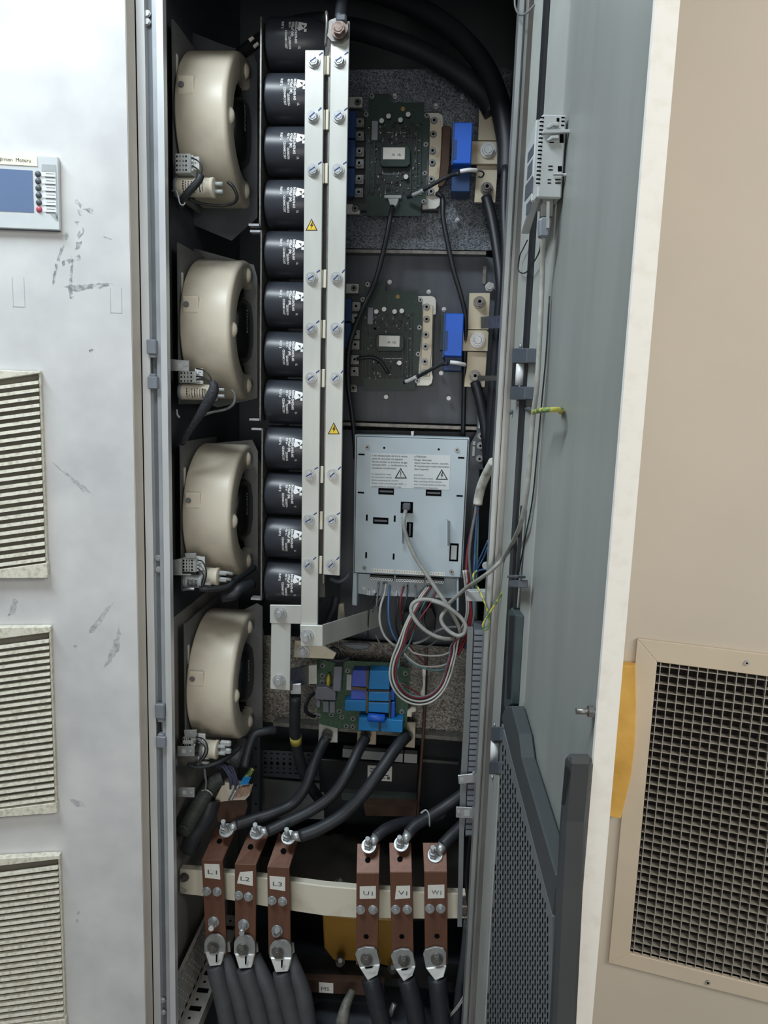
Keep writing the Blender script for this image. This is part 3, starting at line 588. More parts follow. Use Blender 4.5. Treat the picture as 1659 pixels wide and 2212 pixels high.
for i, pts in enumerate(([(392, 60), (470, 92), (548, 118), (556, 140), (556, 470), (500, 520), (380, 470)], [(380, 528), (400, 531), (548, 572), (556, 600), (556, 860), (470, 880), (390, 850)],
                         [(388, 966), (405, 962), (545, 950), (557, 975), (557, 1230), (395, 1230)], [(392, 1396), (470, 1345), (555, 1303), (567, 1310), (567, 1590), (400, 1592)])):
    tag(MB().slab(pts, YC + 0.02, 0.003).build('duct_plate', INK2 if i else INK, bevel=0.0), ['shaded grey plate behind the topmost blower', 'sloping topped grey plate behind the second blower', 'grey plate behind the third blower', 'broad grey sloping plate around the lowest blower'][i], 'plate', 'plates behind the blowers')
# ------------------------------------------------------------------ terminal blocks and run capacitors beside the blowers
def block(x0, y0, x1, y1, Y, rows, lab, cols=4):
    p = at((x0 + x1) / 2, y1, Y); t = thing('terminal_block', p, lab, 'terminal block', 'grey terminal blocks beside the blowers')
    MB().rect(x0, y0, x1, y1, Y, 0.03).build('body', GREYL, t, bevel=0.0015)
    mb = MB(); w, hgt_ = x1 - x0, y1 - y0
    for r in range(rows):
        for c_ in range(cols):
            xx = x0 + w * (0.12 + 0.58 * c_ / max(cols - 1, 1)); yy = y0 + hgt_ * (0.16 + 0.68 * r / max(rows - 1, 1))
            sz = 3.0 if c_ in (0, cols - 1) else 1.6
            mb.rect(xx - sz / 2, yy - 2, xx + sz / 2, yy + 2, Y, 0.0004, 0, 0.0004)
    mb.build('wire_entries', HOLE, t)
    for r in range(rows):
        yy = y0 + hgt_ * (0.16 + 0.68 * r / max(rows - 1, 1)); a = at(x1 - 1, yy, Y + 0.006)
        MB().cyl(a, a + Vector((0.006, 0, 0)), 0.0022, n=10).build('ferrule', WHITEP, t)
    return t
block(378, 331, 412, 374, 0.075, 4, 'grey terminal block with white tags in front of the topmost blower')
block(387, 802, 424, 827, 0.075, 3, 'grey terminal block half hidden by the bracket at the second blower')
block(393, 1206, 424, 1236, 0.075, 4, 'grey terminal block inside the bracket at the third blower')
block(394, 1594, 417, 1612, 0.075, 2, 'grey terminal block above the bracket at the lowest blower')
def tags(rs, Y, lab):
    mb = MB(); x0, y0, x1, y1 = rs
    o = mb.rect(x0, y0, x1, y1, Y, 0.004).build('marker_tag', WHITEP, bevel=0.0004); tag(o, lab, 'marker tag', 'white marker tags by the blowers')
    m2 = MB(); mx, my = (x0 + x1) / 2, (y0 + y1) / 2
    for dx, dy, w, h in ((0, 0, 0.8, 5), (-3, 0, 4, 0.8), (3, 0, 4, 0.8)): m2.rect(mx + dx - w / 2, my + dy - h / 2, mx + dx + w / 2, my + dy + h / 2, Y, 0.0002, 0, 0.0003)
    m2.build('print', INKB, o)
tags((415, 338, 430, 366), 0.085, 'white marker tag right of the topmost terminal block')
tags((421, 796, 438, 813), 0.085, 'upper white marker tag at the second blower'); tags((422, 822, 438, 829), 0.085, 'lower white marker tag at the second blower')
tags((424, 1203, 442, 1232), 0.088, 'white marker tag behind the wires at the third blower'); tags((428, 1586, 443, 1606), 0.088, 'white marker tag behind the wires at the lowest blower')
def runcap(x0, x1, y, rp, Y, lab, body=CREAM2, tip=None, text=True):
    a, b = at(x0, y, Y), at(x1, y, Y); b.z = a.z; r = zspan(x0, y - rp, y + rp, Y) / 2
    t = thing('motor_capacitor', a, lab, 'capacitor', 'motor capacitors beside the blowers')
    mb = MB(); L = (b - a).length; mb.lathe(a, (1, 0, 0), [(0, 0.0005), (0, r * 0.9), (0.003, r), (L - 0.008, r), (L - 0.006, r * 1.05), (L - 0.001, r * 1.05), (L, r * 0.92), (L, 0.0005)], 40); mb.build('can', body, t)
    mb = MB(); mb.lathe(a + Vector((-0.004, 0, 0)), (1, 0, 0), [(0, r * 0.6), (0, r * 1.08), (0.007, r * 1.08), (0.007, r)], 40); mb.build('clamp_ring', GREYP, t)
    for dz in (0.4, -0.4):
        mb = MB(); mb.cyl(b + Vector((0, 0, dz * r)), b + Vector((0.016, 0, dz * r)), r * 0.22, n=12); mb.build('spade_terminal', GREYL, t)
    if text:
        mb = MB()
        def wrap(o0):
            def w(lx, lz): th = (lx - 0.5 * r) / r - 0.0; return Vector((a.x + o0 + lz, a.y - math.cos(th) * (r + 0.0004), a.z - math.sin(th) * (r + 0.0004)))
            return w
        rr = random.Random(int(y))                        # print too small to read: rows of short dashes round the can
        for k in range(8):
            w = wrap(L * (0.2 + 0.075 * k)); q = rr.uniform(0, .1) * r
            while q < r * 1.1:
                e = q + rr.uniform(.06, .22) * r; h_ = .0016 if k % 3 else .0024
                mb.add([w(q, 0), w(e, 0), w(e, h_), w(q, h_)], [[0, 1, 2, 3]]); q = e + .06 * r
        mb.build('print', INKB, t)
    return t
runcap(385, 464, 405, 21, 0.10, 'cream printed motor capacitor under the terminal block of the topmost blower')
runcap(393, 468, 846, 17, 0.10, 'printed motor capacitor behind the braided sleeve at the second blower')
runcap(440, 473, 1244, 18, 0.11, 'short cream motor capacitor with two leads at the third blower', text=False); runcap(402, 439, 1254, 14, 0.095, 'dark banded motor capacitor behind the wire loops at the third blower', GREYL)
runcap(440, 471, 1617, 18, 0.11, 'short cream motor capacitor with clear terminals at the lowest blower', text=False); runcap(386, 436, 1638, 14, 0.10, 'dark motor capacitor below the bracket at the lowest blower', STEELD, text=False)
def lug_bracket(pts, hole, sc, Y, lab, grp='small zinc brackets screwed to the left post', t_=0.0025):
    mb = MB(); mb.slab(pts, Y, t_); o = mb.build('zinc_bracket', STEEL, bevel=0.0005); tag(o, lab, 'bracket', grp)
    if hole: MB().rect(*hole, Y, 0.0004, 0, 0.0004).build('square_hole', GREYL, o)
    m2 = MB(); screw(m2, at(sc[0], sc[1], Y), 0.003); m2.build('screw', STEEL, o)
    return o
lug_bracket([(362, 776), (372, 776), (408, 779), (408, 802), (372, 801), (362, 800)], (384, 784, 393, 795), (402, 788), 0.055, 'zinc angle bracket screwed to the left post at the second blower')
lug_bracket([(371, 1210), (393, 1206), (393, 1240), (412, 1240), (412, 1243), (372, 1243)], None, (379, 1222), 0.06, 'bent zinc bracket holding the terminal block of the third blower')
lug_bracket([(383, 1612), (420, 1613), (420, 1634), (383, 1634)], (393, 1619, 401, 1627), (411, 1624), 0.06, 'zinc bracket below the terminal block of the lowest blower')
lug_bracket([(384, 1701), (420, 1702), (420, 1723), (384, 1721)], (394, 1708, 402, 1716), (413, 1714), 0.06, 'zinc bracket alone on the left post under the lowest blower')
lug_bracket([(397, 1577), (425, 1577), (423, 1592), (399, 1592)], None, (411, 1584), 0.07, 'small zinc clip above the terminal block of the lowest blower')
lug_bracket([(399, 1195), (424, 1195), (422, 1206), (401, 1206)], None, (411, 1200), 0.07, 'small zinc clip above the terminal block of the third blower')
def wire(name, pts, r, m, lab, cat='wire', grp=None, n=8, flat=1.0, sub=5):
    return tag(MB().wire(pts, r, n, sub, 0, flat).build(name, m), lab, cat, grp)
W_ = 'thin wires beside the blowers'
wire('wire', [(414, 341, .07), (428, 348, .062), (437, 363, .06), (433, 383, .062)], .0013, WIREK, 'outer black wire arching from the topmost terminal block', grp=W_)
wire('wire', [(415, 358, .07), (427, 366, .064), (432, 380, .062)], .0013, WIREK, 'inner black wire from the topmost terminal block', grp=W_)
wire('cable', [(434, 378, .06), (428, 392, .058), (408, 414, .06), (394, 432, .07), (388, 446, .09)], .0068, RUB, 'black flat cable crossing in front of the topmost motor capacitor', 'cable', n=12)
wire('zip_tie', [(371, 412, .07), (380, 412, .058), (385, 425, .05), (389, 440, .05), (396, 443, .052), (400, 438, .056)], .0016, GREYL, 'grey hooked zip tie at the topmost motor capacitor', 'zip tie', flat=0.6)
wire('cable', [(492, 393, .12), (504, 404, .12), (512, 424, .125), (505, 438, .13), (480, 444, .13), (440, 441, .12), (408, 430, .10)], .0032, WIREK, 'thin dark cable looping under the topmost blower', 'cable')
wire('wire', [(424, 796, .07), (440, 800, .06), (452, 810, .056), (459, 826, .058)], .0013, WIREK, 'upper black wire from the second terminal block to the braided sleeve', grp=W_)
wire('wire', [(424, 813, .07), (440, 815, .062), (455, 824, .06)], .0013, WIREK, 'middle black wire of the second terminal block', grp=W_)
wire('wire', [(424, 821, .07), (440, 819, .064), (454, 828, .062)], .0013, WIREK, 'lower black wire of the second terminal block', grp=W_)
wire('braided_sleeve', [(459, 824, .058), (462, 840, .056), (453, 862, .056), (432, 896, .06), (408, 932, .07), (394, 958, .085)], (lambda t: .0062 + .0045 * math.sin(min(1, t * 1.4) * math.pi)), M('braided_sleeve', (66, 67, 72), 0.6, 0, 0.0, 700, 0.4, 0.4, col2=(30, 31, 36), lo=0.45, hi=0.55), 'dark braided sleeve hanging diagonally below the second blower', 'cable', n=16)
wire('cable', [(500, 843, .12), (507, 852, .12), (505, 872, .12), (488, 884, .12), (460, 890, .11), (436, 898, .09)], .0028, WIREG, 'thin grey cable looping under the second blower', 'cable')
wire('strap', [(382, 885, .07), (383, 895, .065), (388, 902, .068)], .002, GREYL, 'small grey hook left of the braided sleeve', 'hook')
for k, (dx, dy) in enumerate(((0, 0), (-3, 10), (-6, 18))):
    wire('wire', [(427, 1210 + dy, .07), (438 + dx, 1214 + dy, .06), (446 + dx, 1236 + dy * .4, .056), (442 + dx, 1258, .06), (436, 1270, .07)], .0014, WIREK if k != 1 else WIREG, ['outermost', 'middle', 'innermost'][k] + ' wire arching from the terminal block of the third blower', grp=W_)
    wire('wire', [(424, 1592 + dy * .4, .07), (440 + dx, 1597 + dy * .4, .06), (449 + dx, 1616, .056), (443 + dx, 1636, .06), (420, 1652, .07)], .0014, WIREK if k != 1 else WIREG, ['outermost', 'middle', 'innermost'][k] + ' wire arching from the terminal block of the lowest blower', grp=W_)
wire('cable', [(430, 1272, .08), (460, 1272, .09), (490, 1268, .11), (505, 1255, .13), (530, 1240, .17), (550, 1225, .2)], .0062, RUB, 'dark cable running right under the third blower', 'cable', n=12)
wire('cable', [(480, 1290, .12), (505, 1285, .12), (520, 1270, .13), (545, 1262, .16)], .011, RUB, 'thick dark cable stump below the third blower', 'cable', n=12)
wire('cable', [(405, 1653, .075), (430, 1658, .07), (470, 1648, .08), (500, 1632, .12), (520, 1612, .15)], .004, RUB, 'dark cable running right below the lowest blower', 'cable', n=10)
wire('wing_bolt', [(396, 1274, .07), (408, 1272, .06), (420, 1272, .06)], .003, STEEL, 'bright wing bolt under the third blower bracket', 'bolt')
for x0, y0, x1, y1 in ((475, 1236, 502, 1240), (475, 1250, 498, 1252)):
    wire('lead', [(x0, y0, .11), ((x0 + x1) / 2, y0 + 1, .11), (x1, y1, .12)], .0035, GREYL, ('upper' if y0 < 1245 else 'lower') + ' pale lead of the short capacitor at the third blower', 'wire')
# clear terminal covers at the lowest capacitor
for y in (1608, 1624): tag(MB().rect(474, y - 6, 498, y + 6, .11, 0.01).build('terminal_cover', GREYL, bevel=0.003), ('upper' if y < 1615 else 'lower') + ' translucent grey terminal cover at the lowest blower', 'terminal cover')
# ------------------------------------------------------------------ capacitor bank
BR = [((563, 36), (562, 488)), ((561.5, 497), (564.5, 909)), ((564.5, 925), (566, 1297))]
for i, (a, b) in enumerate(BR):
    p, q = at(a[0], a[1], 0.115), at(b[0], b[1], 0.115); x = (p.x + q.x) / 2
    mb = MB(); mb.box((x - 0.0014, 0.115, q.z), (x + 0.0014, 0.36, p.z))
    o = mb.build('capacitor_bracket', STEELD); tag(o, ['upper', 'middle', 'lower'][i] + ' upright sheet bracket at the left ends of the capacitors', 'bracket', 'sheet brackets of the capacitor bank')
    for zt_, up in ((q.z, 1), (p.z, 0)):
        if (i == 0 and not up): continue
        z = zt_ if up else zt_ - 0.004
        MB().box((x - 0.022, 0.115, z), (x, 0.135, z + 0.004)).build('bent_tab', STEEL, o)
YCAP = 0.165
CY_ = [98, 217, 330, 443, 552, 659, 765, 867, 967, 1065, 1158, 1252]
zc_ = [at(612, y, YCAP).z for y in CY_]; pitch = (zc_[0] - zc_[-1]) / 11; print('pitch', pitch, [round(zc_[i] - zc_[i + 1], 4) for i in range(11)])
RC = pitch * 0.478
def make_cap():
    xl = at(569, 660, YCAP - RC).x; xr = at(706, 660, YCAP).x; L = xr - xl
    t = thing('electrolytic_capacitor', (xl, YCAP, 0), 'x', 'capacitor', 'black electrolytic capacitors stacked behind the busbars')
    mb = MB(); mb.lathe((xl, YCAP, 0), (1, 0, 0), [(0, 0.0005), (0, RC - 0.004), (0.001, RC - 0.0012), (0.004, RC), (L - 0.004, RC), (L, RC - 0.004), (L, 0.0005)], 64); mb.build('can', CAPB, t)
    pxm = at(612, 660, YCAP - RC).x - at(611, 660, YCAP - RC).x
    def wr(px_):                                         # text runs downwards round the can
        x0 = at(px_, 660, YCAP - RC).x
        def w(lx, lz):
            th = lx / RC; return Vector((x0 + lz, YCAP - math.cos(th) * (RC + 0.0005), -math.sin(th) * (RC + 0.0005)))
        return w
    def sh(v0): return lambda f: (lambda lx, lz: f(lx + v0 * pxm, lz))
    mb = MB()
    for (s, px_, y0, y1, h) in (('B43584-S9478-M3', 631, -26, 17, 5), ('4700\u00b5F (M)', 624, -26, 5, 5), ('420 V\u2013', 618, -26, -11, 4.5), ('10.07 S', 603.5, -27, -10, 4.5), ('CD3048C1207', 611, -7, 26, 4.5), ('25/085/56', 618.5, 5, 27, 4.5), ('UL', 638, 22, 27, 4.5)):
        mb.text(s, (0, 0, 0), (1, 0, 0), (0, 0, 1), h * pxm, (y1 - y0) * pxm, wrap=sh(y0)(wr(px_)), bold=0.03)
    mb.build('print', PRINT, t)
    mb = MB(); w = wr(638)                                # the white maker's mark
    k = pxm
    for poly in (((-25, 0), (-21, 17), (-15, 17), (-18, 5)), ((-25, 0), (-18, 5), (-8, 4), (-5, 1), (-9, -2)), ((-18, 5), (-8, 4), (-13, 9)), ((-8, 4), (-5, 1), (-9, 12), (-13, 9)), ((-15, 17), (-21, 17), (-14, 11), (-9, 12)), ((-9, 12), (-3, 12), (-3, 17), (-9, 17))):
        mb.add([w(a * k, b * k) for a, b in poly], [list(range(len(poly)))])
    mb.build('maker_mark', PRINT, t)
    return t
ORD = ['topmost', 'second', 'third', 'fourth', 'fifth', 'sixth', 'seventh', 'eighth', 'ninth', 'tenth', 'eleventh', 'lowest']
caps = []
for i in range(12):
    c = make_cap() if i == 0 else dup(caps[0]); caps.append(c)
    px0 = at(569 + (2 if i == 0 else 0), CY_[i], YCAP - RC).x
    c.location = (px0, YCAP, at(612, CY_[i], YCAP - RC).z - (at(612, CY_[i], YCAP - RC).z - zc_[i])); c['label'] = 'black printed capacitor, ' + ORD[i] + (' of the stack behind the long busbars' if i in (0, 11) else ' from the top in the stack behind the busbars')
# ------------------------------------------------------------------ long busbars
YBAR = 0.062
def busbar(poly, bolts, lab, sticker, extra=None):
    t = thing('busbar', at((poly[2][0] + poly[3][0]) / 2, (poly[2][1] + poly[3][1]) / 2, YBAR), lab, 'busbar', 'long upright tinned busbars')
    MB().slab(poly, YBAR, 0.008).build('bar', TIN, t, bevel=0.0008)
    for (x, y) in bolts:
        mb = MB(); c = at(x, y, YBAR); bolt(mb, c, 0.0088, 0.008, ph=random.random())
        a = math.radians(38 + random.uniform(-8, 8)); e = Vector((math.cos(a), 0, math.sin(a))); f = Vector((-e.z, 0, e.x)); p = c + Vector((0, -0.0089, 0))
        b = mb.build('bolt', STEEL, t); mb = MB()
        mb.prism([p - e * .006 - f * .0012, p + e * .006 - f * .0012, p + e * .006 + f * .0012, p - e * .006 + f * .0012], (0, 0.0003, 0))
        q = c + Vector((0.0125, -0.0003, 0.0125)); mb.prism([q - e * .004 - f * .001, q + e * .004 - f * .001, q + e * .004 + f * .0015, q - e * .004 + f * .001], (0, 0.0002, 0))
        mb.build('paint_mark', BLUEMARK, b)
    sx, sy = sticker; r = 13
    st = MB().slab([(sx, sy - r), (sx + r, sy + r), (sx - r, sy + r)], YBAR, 0.0003, 0, 0.0005).build('warning_sticker', INKB, t)
    MB().slab([(sx, sy - r + 3.5), (sx + r - 3, sy + r - 1.7), (sx - r + 3, sy + r - 1.7)], YBAR, 0.0002, 0, 0.0008).build('yellow_field', YELLOW, st)
    MB().slab([(sx + 1.5, sy - 6), (sx - 3, sy + 3), (sx, sy + 2.5), (sx - 1.5, sy + 9), (sx + 4, sy), (sx + 0.8, sy + 0.5), (sx + 3, sy - 5.5)], YBAR, 0.0002, 0, 0.0011).build('lightning_symbol', INKB, st)
    return t
LB = [(678, 133), (676, 252), (676, 368), (673, 601), (672, 710), (672, 817), (669, 1025), (667, 1123), (666, 1219)]
RBt = [(733, 132), (732, 252), (730, 368), (727, 601), (726, 710), (725, 817), (719, 1025), (717, 1123), (716, 1219)]
busbar([(659, 108), (699.5, 108), (686, 1350), (650, 1350)], LB, 'left one of two long bolted tinned busbars, with the upper warning triangle', (673, 485))
rb = busbar([(715, 48), (755, 45), (733.5, 1244), (698.5, 1241)], RBt, 'right one of two long bolted tinned busbars, reaching higher, with lower warning triangle', (721, 925))
sh_ = thing('insulating_sheet', at(700, 1260, 0.072), 'thin dark layered sheet standing in the gap between the two long busbars', 'insulating sheet')
MB().slab([(703, 60), (717, 60), (702, 1290), (689, 1290)], 0.076, 0.004).build('dark_layer', M('dark_layer', (60, 58, 54), 0.5), sh_)
MB().slab([(710, 100), (714, 100), (700, 1260), (697, 1260)], 0.070, 0.002).build('grey_layer', STEELD, sh_)
for y0, y1 in ((120, 161), (236, 280), (352, 396), (582, 622), (691, 731), (797, 837), (1007, 1044), (1105, 1144), (1201, 1240)):
    x = 704.5 - (y0 - 120) * 0.0148
    for dx, m in ((-4.5, GPO), (3.5, GPO)): MB().rect(x + dx - 3, y0, x + dx + 3.5, y1, 0.066, 0.004).build('edge_tab', m, sh_, bevel=0.001)
# bolted cable lug on top of the right bar
lg = thing('cable_lug', at(728, 90, 0.05), 'dirty cable lug and cable bolted on the top end of right busbar', 'cable lug')
mb = MB(); mb.slab([(703, 55), (712, 42), (735, 34), (752, 45), (754, 80), (738, 92), (716, 90), (704, 76)], 0.055, 0.005); mb.build('palm', STEELD, lg, bevel=0.001)
mb = MB(); bolt(mb, at(733, 66, 0.05), 0.011, 0.012); mb.build('bolt', M('rusty_bolt', (126, 108, 100), 0.45, 0.4, 0.3, 200), lg)
MB().wire([(735, 44, .062), (737, 22, .075), (739, -20, .09), (740, -60, .1)], .011, 12).build('cable', RUB, lg)
MB().rect(725, 28, 748, 46, 0.048, 0.012).build('crimp', GREYD, lg, bevel=0.003)
tag(MB().wire([(703, 100, .06), (706, 60, .055), (706, 36, .055), (705, 26, .06)], .0028, 8).build('bent_rod', STEELD), 'bare rod end sticking up left of the right busbar top', 'rod')
# ------------------------------------------------------------------ flat links below the long bars
def link(name, lab, pieces, bolts, mat=TIN, Y=0.12, r=0.0105):
    p = pieces[0][0]; t = thing(name, at(sum(q[0] for q in p) / len(p), max(q[1] for q in p), pieces[0][1]), lab, 'busbar link')
    for q, y_, th_ in pieces: MB().slab(q, y_, th_).build('strap', mat, t, bevel=0.0006)
    for x, y, y_ in bolts: mb = MB(); bolt(mb, at(x, y, y_), r, 0.011, ph=random.random()); mb.build('bolt', STEEL, t)
    return t
link('busbar_link', 'tinned L shaped link with two bolts below the capacitor stack', [([(583, 1307), (652, 1308), (652, 1348), (583, 1346)], 0.115, 0.006), ([(586, 1345), (628, 1346), (626, 1492), (584, 1488)], 0.117, 0.006)], [(605, 1325, .115), (603, 1470, .117)])
link('busbar_link', 'short tinned link with one bolt behind the slanted bar', [([(637, 1384), (690, 1390), (726, 1412), (720, 1424), (634, 1420)], 0.16, 0.006)], [(655, 1407, .16)], TIND)
bent = thing('bent_busbar', at(690, 1396, 0.07), 'cream coloured bar bending from the left busbar foot back to the right', 'busbar link')
P = [at(*p) for p in ((648, 1350, .055), (697, 1352, .055), (697, 1396, .055), (650, 1396, .055))]
MB().prism(P, (0, 0.007, 0)).build('front_face', TIN, bent, bevel=0.0006)
Q = [at(696, 1351, .055), at(822, 1312, .25), at(822, 1352, .25), at(696, 1396, .055)]
MB().prism(Q, (0, 0.007, 0)).build('receding_face', TIN, bent)
mb = MB(); c = at(663, 1373, .055); mb.cyl(c, c + Vector((0, -.003, 0)), .0135, n=24); mb.hexa(c + Vector((0, -.003, 0)), .0105, .008); mb.cyl(c + Vector((0, -.011, 0)), c + Vector((0, -.02, 0)), .006, n=16); mb.build('nut_and_stud', STEEL, bent)
stub = thing('bent_busbar', at(660, 1490, 0.2), 'grey stepped bar between the L shaped link and the lower circuit board', 'busbar link')
MB().prism([at(627, 1446, .12), at(667, 1438, .2), at(667, 1476, .2), at(627, 1492, .12)], (0, 0.006, 0)).build('receding_face', STEELD, stub)
MB().slab([(666, 1438), (684, 1437), (684, 1477), (666, 1477)], .2, .006).build('end_face', TIN, stub)
# ------------------------------------------------------------------ mounting plates on the right half
def plate(poly, Y, m, lab, t=0.004): return tag(MB().slab(poly, Y, t).build('mounting_plate', m), lab, 'mounting plate', 'mounting plates behind the modules')
plate([(738, 151), (1100, 148), (1106, 156), (1086, 540), (1050, 541), (735, 536)], .362, GALV, 'spangled galvanised plate behind the upper power module')
plate([(735, 551), (1052, 555), (1080, 560), (1062, 918), (735, 908)], .372, GALVP, 'smooth grey zinc plate behind the lower power module')
plate([(735, 928), (1036, 934), (1032, 1400), (735, 1376)], .372, GALVP, 'dull zinc plate behind the control unit')
plate([(558, 1372), (640, 1376), (1034, 1402), (1000, 1592), (560, 1558)], .345, GALVB, 'dusty spangled plate behind the lower circuit board')
for i, (pts, Y) in enumerate((([(735, 538), (1050, 543), (1050, 550), (735, 545)], .335), ([(735, 912), (1032, 922), (1032, 929), (735, 919)], .335), ([(590, 1560), (1000, 1594), (1000, 1602), (590, 1568)], .31))):
    tag(MB().slab(pts, Y, 0.03).build('plate_flange', STEELD), ['folded flange under the upper mounting plate', 'folded flange above the control unit', 'folded flange under the lowest mounting plate'][i], 'flange')
K = 340 / 1659
ZM1, ZM2 = zoom(750, 190, K), zoom(750, 600, K)
SILV = M('silver_capacitor_top', (214, 216, 214), 0.35, 0.2, 0.05, 60)
def zrect(mb, z, x0, y0, x1, y1, Y, t, off=0.0, mi=0):
    a, b = z(x0, y0), z(x1, y1); return mb.rect(a[0], a[1], b[0], b[1], Y, t, mi, off)
def zslab(mb, z, pts, Y, t, off=0.0, mi=0): return mb.slab([z(*p) for p in pts], Y, t, mi, off)
def module(z, lab, o):
    YP = 0.315
    t = thing('power_module', at(*z(500, 1280), YP), lab, 'power module', 'power modules with green circuit boards')
    zslab(MB(), z, o['base'], 0.335, 0.024).build('heat_spreader', M('dark_module_base', (58, 60, 62), 0.5) if not bpy.data.materials.get('dark_module_base') else bpy.data.materials['dark_module_base'], t)
    zslab(MB(), z, o['bracket'], 0.33, 0.004).build('white_bracket', TIN, t, bevel=0.001)
    zslab(MB(), z, o['strip'], 0.322, 0.006).build('output_strip', TIND, t, bevel=0.0008)
    pcb = zslab(MB(), z, o['pcb'], YP, 0.0018).build('circuit_board', PCB, t)
    zslab(MB(), z, o['spk'], YP, 0.001, 0.0006).build('small_components', PCBS, pcb)
    xs_ = [p[0] for p in o['spk']]; ys_ = [p[1] for p in o['spk']]; bx, by, lx, ly = o['block'][0][0] - 40, o['block'][0][1] - 30, 370, 290
    mb = MB(); rr = random.Random(11)
    for _ in range(230):                                 # tiny chips, resistors and connectors soldered all over the board
        x, y = rr.uniform(min(xs_) + 10, max(xs_) - 30), rr.uniform(min(ys_) - 60, max(ys_) - 10)
        if bx < x < bx + lx and by < y < by + ly: continue
        w, h = rr.choice(((8, 14), (14, 8), (20, 12), (12, 24), (30, 22), (44, 30), (10, 10), (8, 34))); k = rr.choice((0, 0, 0, 1, 1, 2))
        if w * h > 500: k = 0
        zrect(mb, z, x, y, x + w, y + h, YP, .0025, .003, k)
    for x0 in (0.04, 0.13, 0.78, 0.88, 0.95):
        xx = min(xs_) + (max(xs_) - min(xs_)) * x0; zslab(mb, z, [(xx, min(ys_) + 20), (xx + 14, min(ys_) + 20), (xx + 4, max(ys_) - 30), (xx - 10, max(ys_) - 30)], YP, .003, .004, 3)
    cf = mb.build('soldered_components', [BLK, GREYP, GREYL, PCB], pcb); cf['kind'] = 'stuff'
    for x, y in o['screws']:
        mb = MB(); c = at(*z(x, y), 0.322); screw(mb, c, 0.0062, 0.004, dark=1); mb.build('screw', [SCREWM, HOLE], t)
    for x, y in o['dark']: mb = MB(); screw(mb, at(*z(x, y), .322), 0.0062, 0.0035, dark=1); mb.build('screw', [STEELD, HOLE], t)
    for x, y in o['pads']:
        mb = MB(); c = at(*z(x, y), YP); screw(mb, c, 0.0042, 0.004, dark=1); mb.build('board_screw', [SCREWM, HOLE], pcb)
    for x, y in o['caps']:
        c = at(*z(x, y), YP); mb = MB(); mb.cyl(c, c + Vector((0, -.010, 0)), 0.0052, n=20, mi=1); mb.cyl(c + Vector((0, -.010, 0)), c + Vector((0, -.0102, 0)), 0.005, n=20, mi=0); mb.build('board_capacitor', [SILV, BLK], pcb)
    zrect(MB(), z, *o['relay'], YP, 0.008, 0.008).build('grey_relay', GREYP, pcb, bevel=0.0005)
    zslab(MB(), z, o['block'], YP, 0.012, 0.012).build('transformer_block', PCB, pcb, bevel=0.001)
    lb = zrect(MB(), z, *o['label'], YP, 0.001, 0.013).build('rating_label', PAPER, pcb)
    x0, y0, x1, y1 = o['label']; w, h = x1 - x0, y1 - y0
    mb = MB(); a = at(*z(x0 + w * .42, y0 + h * .68), YP - .0142); b = at(*z(x0 + w * .62, y0 + h * .68), YP - .0142); mb.text('05', a, b - a, (0, 0, 1), .004); a2 = at(*z(x0 + w * .66, y0 + h * .70), YP - .0142); mb.text('UL', a2, b - a, (0, 0, 1), .005)
    mb.build('print', INKB, lb)
    x, y = o['dot']; c = at(*z(x, y), YP); MB().cyl(c, c + Vector((0, -.0006, 0)), .0045, n=20).build('yellow_dot', M('ochre_dot', (150, 128, 70), 0.6) if not bpy.data.materials.get('ochre_dot') else bpy.data.materials['ochre_dot'], pcb)
    for (x0, x1, y) in o['pins']:
        mb = MB(); n = int((x1 - x0) / 14)
        for i in range(n + 1): q = x0 + (x1 - x0) * i / n; zrect(mb, z, q - 3, y - 4, q + 3, y + 4, YP, .001, .0012)
        mb.build('pin_row', STEEL, pcb)
    for x, y in o['terms']:
        mb = MB(); zrect(mb, z, x - 45, y - 48, x + 48, y + 55, 0.322, .006); tp = mb.build('input_terminal', STEELD, t, bevel=0.0008)
        mb = MB(); screw(mb, at(*z(x, y), .322), 0.0064, 0.004, dark=1); mb.build('screw', [SCREWM, HOLE], tp)
    for x0, y0, x1, y1 in o['blue']: zrect(MB(), z, x0, y0, x1, y1, 0.31, .02).build('blue_insulator', BLUED, t, bevel=0.001)
    for (x0, y0, x1, y1, sx, sy) in o['ears']:
        e = zrect(MB(), z, x0, y0, x1, y1, 0.335, .01).build('mounting_ear', TIN, t, bevel=0.001)
        mb = MB(); screw(mb, at(*z(sx, sy), .335), 0.006, 0.004, dark=1); mb.build('screw', [STEELD, HOLE], e)
    return t, pcb
